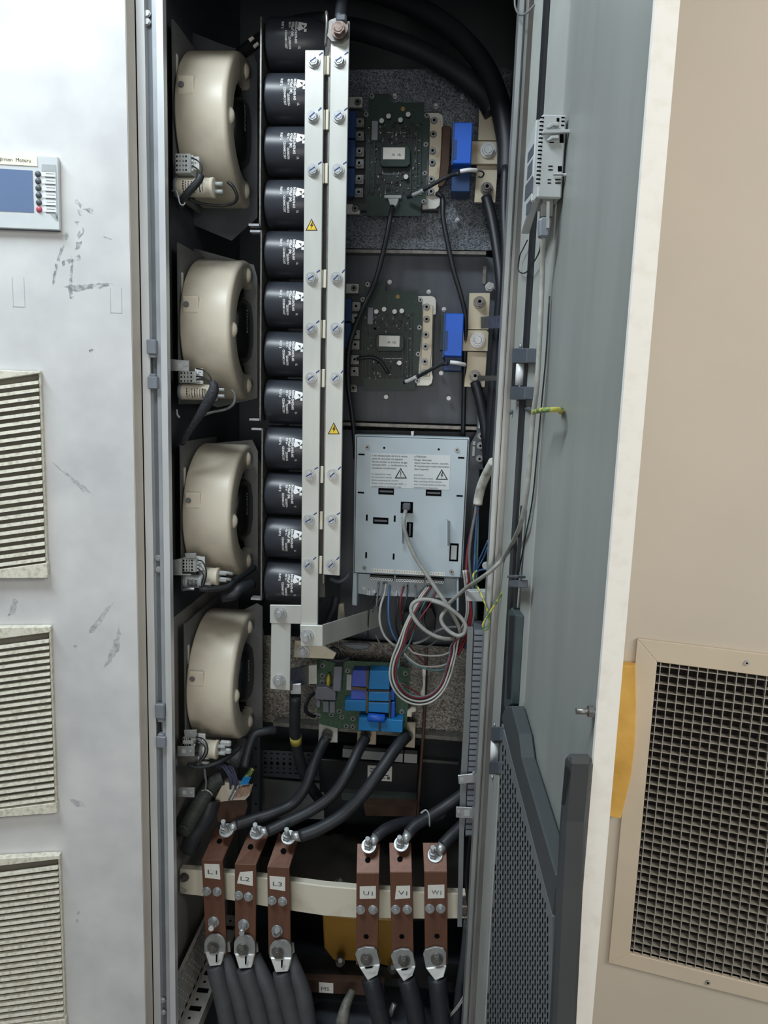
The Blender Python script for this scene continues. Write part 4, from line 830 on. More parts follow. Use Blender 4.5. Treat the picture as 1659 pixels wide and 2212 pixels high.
m1, pcb1 = module(ZM1, 'upper power module, green circuit board with small white capacitors on spangled plate', dict(
    base=[(80, 250), (1000, 250), (960, 1290), (60, 1290)],
    bracket=[(810, 260), (965, 260), (1000, 280), (1010, 310), (1010, 415), (985, 428), (975, 330), (870, 320), (845, 1130), (940, 1130), (985, 1160), (975, 1240), (930, 1275), (790, 1280)],
    strip=[(872, 322), (975, 322), (1000, 440), (985, 760), (975, 1040), (945, 1130), (850, 1130)],
    pcb=[(228, 62), (455, 62), (455, 152), (812, 152), (812, 250), (868, 290), (862, 560), (835, 900), (828, 1200), (782, 1215), (775, 1350), (205, 1350), (205, 1215), (190, 1150), (200, 260), (228, 240)],
    spk=[(215, 420), (800, 420), (790, 1130), (205, 1130)], screws=[(917, 345), (900, 665), (897, 790), (887, 965), (885, 1095)], dark=[(908, 490)],
    pads=[(838, 292), (830, 600), (818, 903), (808, 1200), (260, 88), (200, 280)], caps=[(368, 363), (440, 315), (565, 355), (645, 297), (622, 950)], relay=(258, 345, 322, 548),
    block=[(355, 610), (640, 610), (665, 650), (665, 800), (630, 830), (370, 830), (345, 800), (345, 640)], label=(378, 627, 607, 752), dot=(587, 222), pins=[(345, 490, 468), (525, 675, 468), (330, 660, 907)],
    terms=[(135, 360), (132, 500), (130, 670), (128, 795), (126, 960), (122, 1100)], blue=[(10, 240, 88, 525), (2, 545, 82, 830), (-5, 845, 76, 1145)], ears=[(15, 92, 160, 205, 112, 150), (-10, 1222, 135, 1330, 85, 1273)]))
zslab(MB(), ZM1, [(1000, 400), (1060, 392), (1096, 420), (1080, 800), (1060, 960), (1010, 1040), (955, 1045), (985, 760)], .318, .008).build('brown_output_tab', BROWN, m1, bevel=0.002)
zrect(MB(), ZM1, 390, 1128, 570, 1160, .315, .008, .008).build('socket', GREYL, pcb1, bevel=0.0006)
m2, pcb2 = module(ZM2, 'lower power module, dark green circuit board on the smooth grey plate', dict(
    base=[(60, 190), (930, 190), (890, 1140), (40, 1140)],
    bracket=[(745, 190), (890, 190), (925, 205), (938, 240), (935, 385), (905, 395), (895, 1000), (905, 1050), (892, 1115), (855, 1140), (730, 1140)],
    strip=[(800, 280), (905, 290), (895, 700), (868, 1040), (770, 1040)],
    pcb=[(185, 40), (402, 40), (402, 135), (745, 135), (745, 230), (790, 250), (790, 520), (765, 800), (740, 1095), (722, 1100), (715, 1185), (165, 1185), (168, 1090), (150, 1050), (160, 200), (185, 190)],
    spk=[(170, 430), (700, 430), (690, 1060), (170, 1060)], screws=[(837, 308), (830, 600), (825, 725), (818, 885), (815, 1000)], dark=[(837, 437)],
    pads=[(772, 235), (762, 525), (748, 805), (738, 1087), (215, 70), (165, 230)], caps=[(312, 362), (393, 337), (503, 362), (578, 355), (553, 900)], relay=(215, 312, 272, 490),
    block=[(315, 595), (575, 595), (600, 640), (600, 740), (570, 775), (320, 775), (300, 730), (300, 640)], label=(335, 610, 552, 725), dot=(533, 200), pins=[(385, 590, 850)],
    terms=[(95, 300), (90, 425), (88, 595), (85, 705), (80, 860), (76, 985)], blue=[(-25, 215, 42, 460), (-30, 475, 36, 740)], ears=[(-15, 62, 120, 165, 72, 110), (30, 1125, 102, 1205, 66, 1160)]))
def ct(z, main, low, lab, strip):
    x0, y0, x1, y1 = main; t = thing('current_sensor', at(*z((x0 + x1) / 2, low[3]), .26), lab, 'current sensor', 'blue current sensors')
    zrect(MB(), z, x0, y0, x1, y1, .25, .10).build('case', BLUE, t, bevel=0.002)
    zrect(MB(), z, x0 - 6, y0 - 4, x0 + 10, y1 + 10, .248, .09).build('left_side_shade', BLUED, t)  # darker blue strip paints the shading on the sensor's left side
    zrect(MB(), z, *low, .285, .06).build('foot', BLUED if True else BLUE, t, bevel=0.0015)
    zrect(MB(), z, x0 + 10, y0 + 185, x0 + 40, y0 + 390, .25, .001, .001).build('moulded_step', BLUED, t)
    if strip: zrect(MB(), z, *strip, .27, .05).build('sensor_board', PCB, t)
    return t
ct(ZM1, (1112, 360, 1315, 800), (1098, 795, 1300, 1095), 'upper blue current sensor, right of the upper power module', None)
ct(ZM2, (1018, 375, 1222, 830), (1018, 825, 1210, 985), 'lower brighter blue current sensor, beside the bar stamped V', (985, 400, 1016, 760))
# output bars
def outbars(z, ups, bolts, lab, stamp=None):
    t = thing('output_busbar', at(*z(*ups[2][3]), .30), lab, 'busbar', 'stained output bars on the right')
    for i, p in enumerate(ups): zslab(MB(), z, p, .300 if i != 1 else .288, .008).build('bar', TIND, t, bevel=0.0008)
    for i, (x, y, r) in enumerate(bolts):
        mb = MB(); c = at(*z(x, y), .300 if i != 1 else .288)
        if i == 1: bolt(mb, c, r, .010, ph=.3); mb.build('bolt', STEEL, t)
        else:
            mb.cyl(c, c + Vector((0, -.004, 0)), r * 1.25, n=24); mb.hexa(c + Vector((0, -.004, 0)), r, .010); mb.cyl(c + Vector((0, -.014, 0)), c + Vector((0, -.022, 0)), r * .6, n=16); mb.cyl(c + Vector((0, -.022, 0)), c + Vector((0, -.0222, 0)), r * .35, n=12, mi=1); mb.build('nut_and_stud', [STEELD, HOLE], t)
    if stamp:
        a = at(*z(*stamp[1]), .2875); mb = MB(); mb.text(stamp[0], a, (1, 0, 0), (0, 0, 1), .009); mb.build('stamped_letter', INKB, t)
    return t
outbars(ZM1, [[(1393, 150), (1622, 150), (1612, 556), (1378, 552)], [(1300, 558), (1590, 562), (1588, 802), (1300, 800)], [(1365, 814), (1590, 812), (1562, 1210), (1338, 1206)]], [(1505, 235, .0105), (1485, 660, .0125), (1470, 1065, .0105)], 'stained tin output bars with large bolt beside the upper blue sensor')
outbars(ZM2, [[(1287, 160), (1508, 160), (1490, 548), (1270, 546)], [(1215, 550), (1470, 553), (1492, 575), (1482, 775), (1212, 772)], [(1255, 778), (1475, 784), (1450, 1155), (1232, 1150)]], [(1393, 262, .0105), (1375, 660, .0125), (1345, 1035, .0105)], 'tin output bars stamped V beside the lower blue sensor', ('V', (1228, 690)))
# studs on the plates
for i, (z, x, y) in enumerate([(ZM1, 505, 100), (ZM1, 1215, 100), (ZM1, 935, 205), (ZM1, 475, 1395), (ZM1, 1160, 1400), (ZM2, 450, 50), (ZM2, 860, 152), (ZM2, 412, 1255), (ZM2, 1070, 1270), (ZM2, 1500, 100), (ZM2, 1020, 335), (ZM2, 990, 1005)]):
    mb = MB(); c = at(*z(x, y), .36); r = .0042 if i != 9 else .0085
    mb.cyl(c, c + Vector((0, -.014, 0)), r * .8, n=14); mb.cyl(c + Vector((0, -.002, 0)), c + Vector((0, -.006, 0)), r * 1.3, n=6, smooth=False)
    tag(mb.build('plate_stud', STEEL), ['screw stud above the upper power module', 'screw stud above the upper blue sensor', 'small screw stud at the top right of the upper module', 'screw stud under the upper power module', 'screw stud under the upper blue sensor', 'screw stud above the lower power module', 'screw stud above the lower module bracket',
        'screw stud under the lower power module', 'screw stud under the lower blue sensor', 'large washered bolt above the bars stamped V', 'screw at the top of the lower blue sensor', 'screw at the bottom of the lower blue sensor'][i], 'screw', 'screws in the mounting plates')
for pts, lab in (([(1408, 412), (1560, 402), (1612, 398), (1612, 530), (1560, 532), (1408, 535)], 'wider perforated zinc strap from the right post across the bars stamped V'), ([(1372, 1032), (1580, 1030), (1575, 1082), (1385, 1090)], 'narrow zinc strap from right post to the lower nut of the bars stamped V')):
    mb = MB(); mb.prism([at(*ZM2(*pts[0]), .26), at(*ZM2(*pts[len(pts) // 2 - 1 + (len(pts) % 2)]), .06), at(*ZM2(*pts[len(pts) // 2]), .06), at(*ZM2(*pts[-1]), .26)], (0, .003, 0)); o = mb.build('zinc_strap', STEELD); tag(o, lab, 'strap', 'zinc straps by the right post')
# sensor leads
wire('sensor_lead', [ZM1(640, 1150) + (.30,), ZM1(720, 1120) + (.285,), ZM1(830, 1060) + (.27,), ZM1(960, 985) + (.26,), ZM1(1085, 925) + (.25,), ZM1(1180, 900) + (.235,)], .0042, RUB, 'black sleeved lead from the upper module to the upper blue sensor', 'lead', 'sensor leads', 10)
wire('sensor_lead', [ZM2(600, 1105) + (.30,), ZM2(730, 1050) + (.28,), ZM2(860, 980) + (.26,), ZM2(985, 915) + (.25,), ZM2(1060, 905) + (.24,)], .0038, RUB, 'black sleeved lead from the lower module to the lower blue sensor', 'lead', 'sensor leads', 10)
wire('lead_marker', [ZM1(1190, 880) + (.235,), ZM1(1280, 865) + (.235,), ZM1(1370, 870) + (.25,)], .0042, WHITEP, 'white printed sleeve on the lead in front of the upper blue sensor', 'sleeve', 'white lead sleeves', 10)
wire('lead_marker', [ZM2(1085, 890) + (.235,), ZM2(1165, 900) + (.235,), ZM2(1245, 918) + (.25,)], .0042, WHITEP, 'white printed sleeve on the lead under the lower blue sensor', 'sleeve', 'white lead sleeves', 10)
wire('lead_marker', [ZM2(615, 1095) + (.292,), ZM2(670, 1075) + (.285,), ZM2(725, 1045) + (.275,)], .0042, WHITEP, 'white sleeve at the plug end on the lower circuit board module', 'sleeve', 'white lead sleeves', 10)
wire('lead_marker', [ZM1(690, 1130) + (.288,), ZM1(750, 1105) + (.28,), ZM1(805, 1075) + (.272,)], .0042, GREYL, 'grey sleeve at the plug end on the upper circuit board', 'sleeve', 'white lead sleeves', 10)
wire('sensor_wire', [ZM1(1370, 870) + (.25,), ZM1(1420, 880) + (.25,), ZM1(1440, 905) + (.26,), ZM1(1420, 940) + (.27,), ZM1(1380, 935) + (.27,)], .0016, WIREK, 'tiny black wire loop beyond the upper white sleeve', 'wire')
# black control cables over the plates
pl1 = zslab(MB(), ZM1, [(428, 1163), (545, 1163), (525, 1225), (495, 1258), (470, 1258), (450, 1225)], .30, .014).build('cable_plug', GREYL, bevel=0.001); tag(pl1, 'grey plug on the bottom edge of the upper circuit board', 'plug')
wire('black_cable', [(848, 446, .295), (843, 470, .28), (833, 520, .27), (818, 584, .26), (803, 627, .25), (780, 675, .24), (764, 715, .235), (753, 760, .235), (752, 830, .235), (760, 890, .235), (766, 950, .24), (768, 990, .25)], .0052, WIREK, 'long black cable from the upper module plug down beside the right busbar', 'cable', n=12)
wire('black_cable', [(770, 776, .29), (800, 772, .292), (822, 782, .295), (838, 806, .297)], .0036, WIREK, 'short black cable lying across the lower circuit board', 'cable', n=10)
wire('black_cable', [(944, 418, .30), (956, 430, .29), (957, 470, .285), (966, 520, .28), (980, 585, .275), (996, 640, .275), (1006, 690, .285), (1004, 780, .30), (1002, 860, .31), (1000, 950, .31)], .0052, WIREK, 'long black cable from the upper module down behind the lower blue sensor', 'cable', n=12)
TC = M('thick_black_cable', (30, 32, 38), 0.5, 0, 0.1, 30)
for pts, r, lab in (([(700, 62, .36), (760, 62, .34), (840, 84, .32), (920, 118, .31), (1000, 168, .30), (1045, 208, .295), (1066, 243, .29)], .021, 'lower of two thick black cables arching to the upper output bars'),
                    ([(640, -40, .40), (780, -24, .38), (870, 4, .36), (960, 52, .33), (1030, 120, .30), (1072, 200, .28), (1094, 300, .26), (1096, 380, .25)], .021, 'upper of two thick black cables arching behind the right post'),
                    ([(1050, 425, .29), (1062, 470, .28), (1074, 540, .26), (1082, 620, .24), (1076, 700, .24), (1068, 800, .24), (1062, 900, .24), (1054, 1010, .25)], .011, 'dark cable running down from the upper output bar beside the right post'),
                    ([(1092, 360, .24), (1090, 450, .22), (1092, 560, .2), (1086, 680, .2), (1078, 800, .2), (1068, 920, .2), (1060, 1010, .2)], .009, 'dark cable running down tight against the right post'),
                    ([(1026, 826, .29), (1036, 860, .28), (1046, 910, .27), (1052, 960, .26), (1054, 1010, .26)], .011, 'dark cable leaving the lower nut of the bars stamped V'),
                    ([(712, 40, .12), (660, 44, .16), (610, 58, .2), (560, 86, .24), (520, 116, .27), (480, 150, .32)], .012, 'dark hose sloping across the top of the capacitor stack')):
    wire('power_cable', pts, r, TC, lab, 'cable', 'thick dark cables in the upper half', 16)
for pts in ([(536, 84), (545, 78), (549, 82), (540, 90)], [(546, 98), (556, 90), (559, 95), (549, 104)]): tag(MB().slab(pts, .21, .004).build('cable_marker', PAPER), ('upper' if pts[0][0] < 540 else 'lower') + ' small pale marker on the dark hose at the top', 'marker')
for i, px in enumerate((372, 396)): wire('cable', [(px - 6, 455, .3), (px - 2, 490, .28), (px + 6, 530, .26)], .008, TC, ('left' if i == 0 else 'right') + ' dark flat cable dropping behind the topmost blower', 'cable')
# side bracket with screws right of the control unit
ZR = zoom(1000, 860, 140 / 1290)
sb = thing('side_bracket', at(1030, 1012, .30), 'dark upright bracket with screws right of the control unit', 'bracket')
zslab(MB(), ZR, [(345, 235), (400, 440), (450, 620), (470, 1000), (450, 1420), (130, 1420), (150, 900), (270, 700), (295, 330)], .30, .004).build('plate', GALVP, sb)
zrect(MB(), ZR, 312, 445, 415, 600, .30, .003, .003).build('square_nut', STEEL, sb)
for x, y in ((362, 755), (330, 1205), (345, 945)): mb = MB(); screw(mb, at(*ZR(x, y), .30), .0062, .006, dark=1); mb.build('screw', [SCREWM, HOLE], sb)
for a, b, c_, d in ((195, 860, 250, 935), (190, 960, 235, 1150)): zrect(MB(), ZR, a, b, c_, d, .30, .004, .004).build('small_clip', GREYL, sb)
tag(MB().rect(1043, 575, 1050, 613, .366, .002).build('slotted_plate', STEELD), 'small slotted tab on the smooth grey plate near the post', 'tab')
# ------------------------------------------------------------------ control unit
ZA = zoom(640, 920, 500 / 1659); YU = .20
unit = thing('control_unit', at(*ZA(800, 1085), YU), 'pale grey control unit with bilingual warning sticker in the middle of the cabinet', 'control unit')
zslab(MB(), ZA, [(420, 62), (1242, 88), (1190, 1090), (1165, 1090), (1165, 1330), (1150, 1330), (1150, 1092), (434, 1056), (434, 1290), (400, 1285), (400, 1230), (408, 1056)], YU + .004, .05).build('tray', CTRL, unit, bevel=0.001)
cov_ = zslab(MB(), ZA, [(434, 76), (1229, 101), (1178, 1086), (417, 1050)], YU, .003, .001).build('cover', CTRL, unit, bevel=0.0008)
zslab(MB(), ZA, [(430, 72), (1234, 97), (1182, 1089), (413, 1053)], YU, .001, -.0012).build('shadow_gap', BLK, unit)
st = zslab(MB(), ZA, [(535, 195), (1105, 212), (1097, 458), (530, 438)], YU, .0003, .0016).build('warning_sticker', M('sticker_white', (214, 220, 222), 0.5, 0, 0.02, 20), unit)
def zl(x, y, off=.0021): return at(*ZA(x, y), YU - off)
def line(mb, s, x0, x1, y, h, w=None):
    a = zl(x0, y); b = zl(x1, y + (x1 - x0) * .03); mb.text(s, a, b - a, (0, 0, 1), h, (b - a).length if w is None else w)
mb = MB()
for i, (s, x1) in enumerate((("Il est indispensable de lire la notice", 795), ("avant de raccorder cet appareil.", 765), ("Ne pas installer en pr\u00e9sence de gaz", 795), ("corrosifs (H2S ...), condensation ou", 793), ("poussi\u00e8res conductrices.", 718))): line(mb, s, 542, x1, 217 + i * 22.2, .0038)
for i, (s, x1) in enumerate((("ATTENTION", 930), ("Danger \u00e9lectrique.", 972), ("Apr\u00e8s mise hors tension, attendre", 1090), ("10 minutes pour toute intervention", 1096), ("dans l'appareil.", 950))): line(mb, s, 846, x1, 226 + i * 22.2, .0038)
mb.build('heavy_print', INKB, st)
mb = MB()
for i, (s, x1) in enumerate((("It is essential to read", 676), ("the instruction manual", 684), ("before connecting the inverter", 733), ("Shelter from corrosive gas (H2S ...),", 790), ("condensation or conductive dust", 752))): line(mb, s, 538, x1, 349 + i * 22, .0036)
for i, (s, x1) in enumerate((("CAUTION", 910), ("Risk of electric shock.", 982), ("After switching off the inverter,", 1045), ("wait 10 minutes before performing", 1070), ("maintenance or inspection.", 1018))): line(mb, s, 843, x1, 358 + i * 22, .0036)
mb.build('fine_print', GREYD, st)
for cxx, cyy, bolt_ in ((749, 343, 0), (1043, 352, 1)):
    mb = MB(); pt = lambda dx, dy: ZA(cxx + dx, cyy + dy)
    o_, i_ = [(0, -42), (44, 34), (-44, 33)], [(0, -30), (33, 27), (-33, 27)]
    for k in range(3): j = (k + 1) % 3; mb.slab([pt(*o_[k]), pt(*o_[j]), pt(*i_[j]), pt(*i_[k])], YU, .0002, 0, .0020)
    if bolt_: mb.slab([pt(4, -22), pt(-9, 4), pt(0, 3), pt(-4, 24), pt(11, -2), pt(2, -1), pt(9, -20)], YU, .0002, 0, .0020)
    else: mb.slab([pt(-3, -18), pt(3, -18), pt(2, 10), pt(-2, 10)], YU, .0002, 0, .0020); mb.slab([pt(-3, 14), pt(3, 14), pt(3, 20), pt(-3, 20)], YU, .0002, 0, .0020)
    mb.build('electric_shock_triangle' if bolt_ else 'exclamation_triangle', INKB, st)
for a, b, c_, d in ((445, 199, 490, 211), (1160, 223, 1205, 235), (440, 472, 485, 484), (1148, 496, 1193, 508), (499, 635, 512, 680), (699, 643, 712, 687), (494, 905, 507, 948), (691, 915, 704, 958), (623, 150, 637, 164), (1014, 161, 1028, 175)):
    zrect(MB(), ZA, a, b, c_, d, YU, .0004, .0014).build('slot', HOLE, cov_)
for a, b, c_, d, s_ in ((588, 447, 700, 492, 1), (928, 458, 1040, 502, 1), (550, 657, 660, 703, 1), (790, 690, 836, 798, 2), (748, 545, 836, 625, 0)):
    p_ = zrect(MB(), ZA, a, b, c_, d, YU, .0006, .0016).build('port_opening', HOLE, cov_)
    if s_ == 1: zrect(MB(), ZA, a + 10, b + 16, c_ - 8, b + 30, YU, .0005, .0021).build('port_contact', GREYD, p_)
    if s_ == 2: zrect(MB(), ZA, a + 18, b + 10, a + 30, d - 8, YU, .0005, .0021).build('port_contact', GREYD, p_)
for pts in ([(745, 665), (770, 668), (770, 845), (745, 840)], [(1070, 678), (1100, 682), (1100, 862), (1070, 855)]):
    mb = MB(); zslab(mb, ZA, [pts[0], (pts[0][0] + 8, pts[0][1]), (pts[3][0] + 8, pts[3][1]), pts[3]], YU - .016, .002); q = [at(*ZA(pts[0][0] + 8, pts[0][1]), YU - .016), at(*ZA(*pts[1]), YU), at(*ZA(*pts[2]), YU), at(*ZA(pts[3][0] + 8, pts[3][1]), YU - .016)]
    mb.prism(q, (0.0015, 0, 0)); mb.build('guide_tab', CTRL, cov_)
wn = zrect(MB(), ZA, 1098, 842, 1162, 970, YU, .0008, .0016).build('window_recess', HOLE, cov_)
zrect(MB(), ZA, 1108, 858, 1150, 958, YU, .0006, .0022).build('switch_block', GREYL, wn, bevel=0.0003)
for x, y in ((508, 153), (1152, 173), (487, 1016), (1112, 1045)): mb = MB(); screw(mb, at(*ZA(x, y), YU - .001), .0042, .003, dark=1); mb.build('screw', [SCREWM, INKB], cov_)
mb = MB()
for i in range(30):
    x = 540 + i * 17.5
    if i in (9, 22, 23): continue
    zslab(mb, ZA, [(x, 1022 + i * 1.0), (x + 17.4, 1022.6 + i), (x + 17.4, 1048 + i), (x, 1047.5 + i)], YU, .0003, .0016)
ns = mb.build('terminal_number_strip', PAPER, cov_)
mb = MB()
for i in range(30):
    if i in (9, 22, 23): continue
    x = 546 + i * 17.5; zrect(mb, ZA, x, 1030 + i, x + 4, 1038 + i, YU, .0002, .0019)
mb.build('tiny_numbers', GREYD, ns)
for (x0, x1, y0, y1, n) in ((541, 684, 1092, 1101, 9), (724, 906, 1104, 1112, 11), (940, 1048, 1112, 1119, 7)):
    mb = MB(); zslab(mb, ZA, [(x0 - 12, y0 - 22), (x1 + 12, y1 - 22), (x1 + 12, y1 + 12), (x0 - 12, y0 + 12)], YU + .012, .018); row_ = mb.build('terminal_strip', BLK, unit)
    for i in range(n):
        x = x0 + (x1 - x0) * i / (n - 1); c = at(*ZA(x, y0 + (y1 - y0) * i / (n - 1)), YU + .012); mb = MB(); mb.lathe(c, (0, -1, 0), [(0, .0031), (.004, .0031), (.004, .0017), (.0005, .0016)], 14); mb.build('terminal_ring', WHITEP, row_)
lowp = zslab(MB(), ZA, [(440, 1060), (1150, 1095), (1148, 1235), (530, 1215), (440, 1200)], YU + .03, .004).build('lower_bracket', CTRL, unit)
for x, y in ((487, 1160), (560, 1185), (675, 1190)): mb = MB(); screw(mb, at(*ZA(x, y), YU + .03), .0035, .003); mb.build('screw', STEEL, lowp)
for x in (510, 520, 715): zrect(MB(), ZA, x, 1175, x + 8, 1212, YU + .03, .003, .006).build('shield_clip', STEEL, lowp)
zslab(MB(), ZA, [(822, 40), (842, 38), (840, 75), (826, 74)], YU + .02, .02).build('top_screw', STEEL, unit)
# ------------------------------------------------------------------ grey data cable with its coil
plug = thing('network_plug', at(*ZA(785, 612), YU - .02), 'dark grey moulded plug pushed into the square port of the control unit', 'plug')
zrect(MB(), ZA, 762, 560, 816, 606, YU - .022, .02).build('plug_body', GREYD, plug, bevel=0.002)
zslab(MB(), ZA, [(765, 600), (800, 602), (794, 625), (772, 622)], YU - .024, .012).build('strain_relief', GREYP, plug, bevel=0.002)
def zw(z, pts): return [z(x, y) + (d,) for x, y, d in pts]
dc = thing('data_cable', at(*ZA(1090, 1290), .14), 'pale grey data cable from the control unit, tied in loose coils below it', 'cable')
MB().wire(zw(ZA, [(784, 610, .17), (774, 650, .155), (770, 710, .152), (786, 780, .152), (815, 860, .152), (865, 960, .15), (930, 1060, .145), (1000, 1165, .14), (1060, 1250, .135), (1088, 1288, .132)]), .0042, 12).build('upper_run', CABG, dc)
MB().wire(zw(ZA, [(1088, 1288, .132), (1040, 1268, .13), (970, 1248, .13), (900, 1245, .13), (845, 1265, .13), (822, 1310, .13), (840, 1370, .125), (900, 1445, .12), (980, 1500, .12), (1060, 1525, .125), (1130, 1525, .14)]), .0042, 12).build('left_coil', CABG, dc)
MB().wire(zw(ZA, [(970, 1252, .122), (1040, 1275, .12), (1110, 1315, .12), (1180, 1375, .12), (1213, 1430, .12), (1208, 1480, .12), (1165, 1505, .122), (1105, 1480, .125), (1055, 1430, .128), (1038, 1385, .13), (1052, 1345, .13), (1088, 1300, .132)]), .0042, 12).build('right_coil', CABG, dc)
MB().wire(zw(ZA, [(1088, 1300, .135), (1130, 1370, .14), (1165, 1440, .145), (1180, 1500, .15)]), .0042, 12).build('tail', CABG, dc)
wire('cable_tie', zw(ZA, [(1080, 1278, .124), (1100, 1284, .122), (1100, 1302, .122), (1084, 1314, .124), (1076, 1300, .126)]), .0014, GREYL, 'thin tie knotting the pale grey cable coils', 'cable tie')
# ------------------------------------------------------------------ coloured loom under the control unit
ZW = zoom(780, 1220, K)
LOOP = [(720, 230, .215), (640, 340, .2), (560, 490, .18), (480, 650, .165), (390, 830, .15), (325, 1000, .145), (303, 1160, .145), (330, 1290, .145), (410, 1400, .15), (530, 1465, .155), (660, 1470, .16), (780, 1420, .165), (880, 1310, .17), (940, 1170, .175), (975, 1040, .18), (1005, 920, .185), (1025, 800, .185), (1075, 690, .18), (1125, 560, .17), (1140, 420, .16), (1125, 220, .15), (1105, 60, .145)]
cxl, cyl_ = 660, 1050
LM = [(WIREW, 'outermost white'), (WIREG, 'second, grey'), (WIREK, 'third, black'), (WIREW, 'fourth, white'), (WIREG, 'fifth, dull grey'), (WIRER, 'sixth, red'), (WIRER, 'seventh, dark red'), (WIRET, 'innermost teal')]
for k, (m, nm) in enumerate(LM):
    f = 1 - k * .028; pts = []
    for i, (x, y, d) in enumerate(LOOP):
        g = f if 4 <= i <= 16 else 1; off = (k - 3.5) * 7
        ex = off if i < 4 or i > 16 else 0
        pts.append(ZW(cxl + (x - cxl) * g + ex + random.uniform(-3, 3), cyl_ + (y - cyl_) * g + random.uniform(-3, 3)) + (d + (k % 3) * .004,))
    wire('loom_wire', pts, .0021, m, nm + ' wire of the big hanging loop under the control unit', 'wire', 'wires of the big hanging loop')
TW = [('white wire bowing left from the control unit terminals', WIREW, [(262, 200, .215), (245, 310, .20), (205, 440, .185), (198, 600, .175), (245, 745, .175), (330, 835, .18), (400, 880, .19)], .0026),
      ('grey wire beside the bowing white wire', WIREG, [(236, 195, .215), (232, 300, .2), (190, 375, .2), (120, 495, .21)], .002),
      ('blue wire falling from the control unit terminals', WIREB, [(300, 230, .215), (292, 330, .2), (288, 470, .185), (300, 620, .18), (350, 760, .18), (430, 880, .19)], .0026),
      ('grey brown wire at the left end of the terminals', WIREG, [(185, 195, .215), (172, 330, .2), (165, 430, .19), (190, 500, .2)], .002),
      ('thin dark wire farthest left below the control unit', WIREK, [(160, 300, .22), (95, 420, .2), (75, 590, .2), (72, 790, .22)], .0014),
      ('red wire dropping left of the middle terminals', WIRER, [(452, 235, .215), (425, 320, .2), (412, 430, .195), (425, 500, .2), (430, 590, .21)], .002),
      ('black wire dropping beside the left red wire', WIREK, [(490, 215, .215), (485, 330, .2), (455, 440, .19), (435, 640, .2)], .0018),
      ('dark wire crossing behind the red wire', WIREK, [(385, 330, .215), (380, 480, .2), (365, 620, .2), (400, 760, .21)], .0018),
      ('teal wire slanting left from the right terminals', WIRET, [(700, 240, .215), (620, 420, .2), (540, 560, .19), (480, 700, .19), (420, 900, .2), (390, 1110, .2)], .002),
      ('second teal wire slanting left from the right terminals', WIRET, [(735, 245, .215), (660, 410, .2), (600, 540, .195), (520, 800, .19), (440, 940, .2)], .002),
      ('red wire slanting left from the rightmost terminals', WIRER, [(795, 285, .215), (725, 420, .2), (620, 570, .185), (545, 690, .18), (450, 860, .17), (392, 1000, .17)], .002),
      ('grey wire slanting beside the right red wire', WIREG, [(570, 230, .215), (575, 340, .2), (590, 470, .2), (540, 620, .19), (450, 760, .18)], .0018),
      ('pale wire sagging flat behind the loop', WIREW, [(495, 870, .25), (560, 930, .25), (700, 958, .25), (840, 955, .25), (930, 925, .24), (1000, 880, .22)], .0022),
      ('white wire in the shallow arc behind the loop', WIREW, [(450, 930, .25), (520, 1000, .25), (620, 1062, .25), (760, 1075, .25), (880, 1055, .24), (960, 1010, .22)], .0022),
      ('teal wire in the shallow arc behind the loop', WIRET, [(455, 950, .25), (540, 1040, .25), (660, 1092, .25), (800, 1112, .25), (920, 1095, .24)], .0022),
      ('grey cable sloping up right behind the coils', WIREG, [(545, 832, .24), (620, 815, .24), (710, 770, .24), (800, 700, .23), (900, 665, .23), (1010, 655, .22)], .0032),
      ('thin grey wire curving under the grey sloping cable', WIREG, [(550, 868, .25), (640, 876, .25), (740, 840, .25), (830, 770, .24)], .002),
      ('grey wire sagging at the far left below the control unit', WIREG, [(150, 735, .24), (200, 830, .24), (260, 915, .24), (340, 955, .24)], .002),
      ('red wire sagging behind the loop', WIRER, [(520, 850, .26), (560, 920, .26), (620, 990, .26), (680, 1050, .26)], .0018)]
for lab, m, pts, r in TW: wire('loom_wire', zw(ZW, pts), r, m, lab, 'wire', 'loose coloured wires under the control unit')
RW = [('red wire of the vertical bundle right of the control unit', WIRER, [(1300, 600, .16), (1262, 720, .16), (1228, 900, .155), (1220, 1050, .15), (1240, 1200, .15), (1256, 1380, .16), (1215, 1530, .17), (1160, 1640, .18)], .0028),
      ('grey wire of the vertical bundle right of the control unit', WIREG, [(1290, 560, .15), (1280, 640, .15), (1258, 760, .15), (1240, 920, .15), (1250, 1080, .15), (1272, 1220, .155), (1270, 1380, .16), (1230, 1560, .17)], .003),
      ('pale blue wire of the vertical bundle right of the control unit', WIREB, [(1305, 570, .16), (1292, 700, .16), (1282, 860, .16), (1276, 1000, .155), (1268, 1180, .155), (1262, 1350, .16), (1210, 1600, .18)], .0024),
      ('teal wire of the vertical bundle right of the control unit', WIRET, [(1302, 570, .165), (1300, 720, .165), (1296, 900, .165), (1290, 1080, .16), (1284, 1230, .16), (1285, 1400, .17)], .0024),
      ('dark wire of the vertical bundle right of the control unit', WIREK, [(1275, 560, .165), (1262, 650, .165), (1268, 800, .165), (1262, 960, .165), (1262, 1130, .16), (1250, 1300, .16)], .0026),
      ('thin blue wire reaching left from the post', WIREB, [(1375, 820, .1), (1330, 920, .12), (1300, 990, .14), (1285, 1060, .15)], .0016),
      ('second thin blue wire reaching left from the post', WIREB, [(1372, 870, .1), (1340, 950, .12), (1312, 1000, .13), (1290, 1050, .15)], .0016),
      ('dark blue wire below the two thin blue wires', WIREB, [(1362, 1028, .08), (1325, 1032, .1), (1295, 1050, .12), (1272, 1095, .14)], .002),
      ('red wire lowest in the vertical bundle', WIRER, [(1258, 1260, .165), (1240, 1400, .17), (1200, 1530, .18), (1120, 1680, .2)], .0024)]
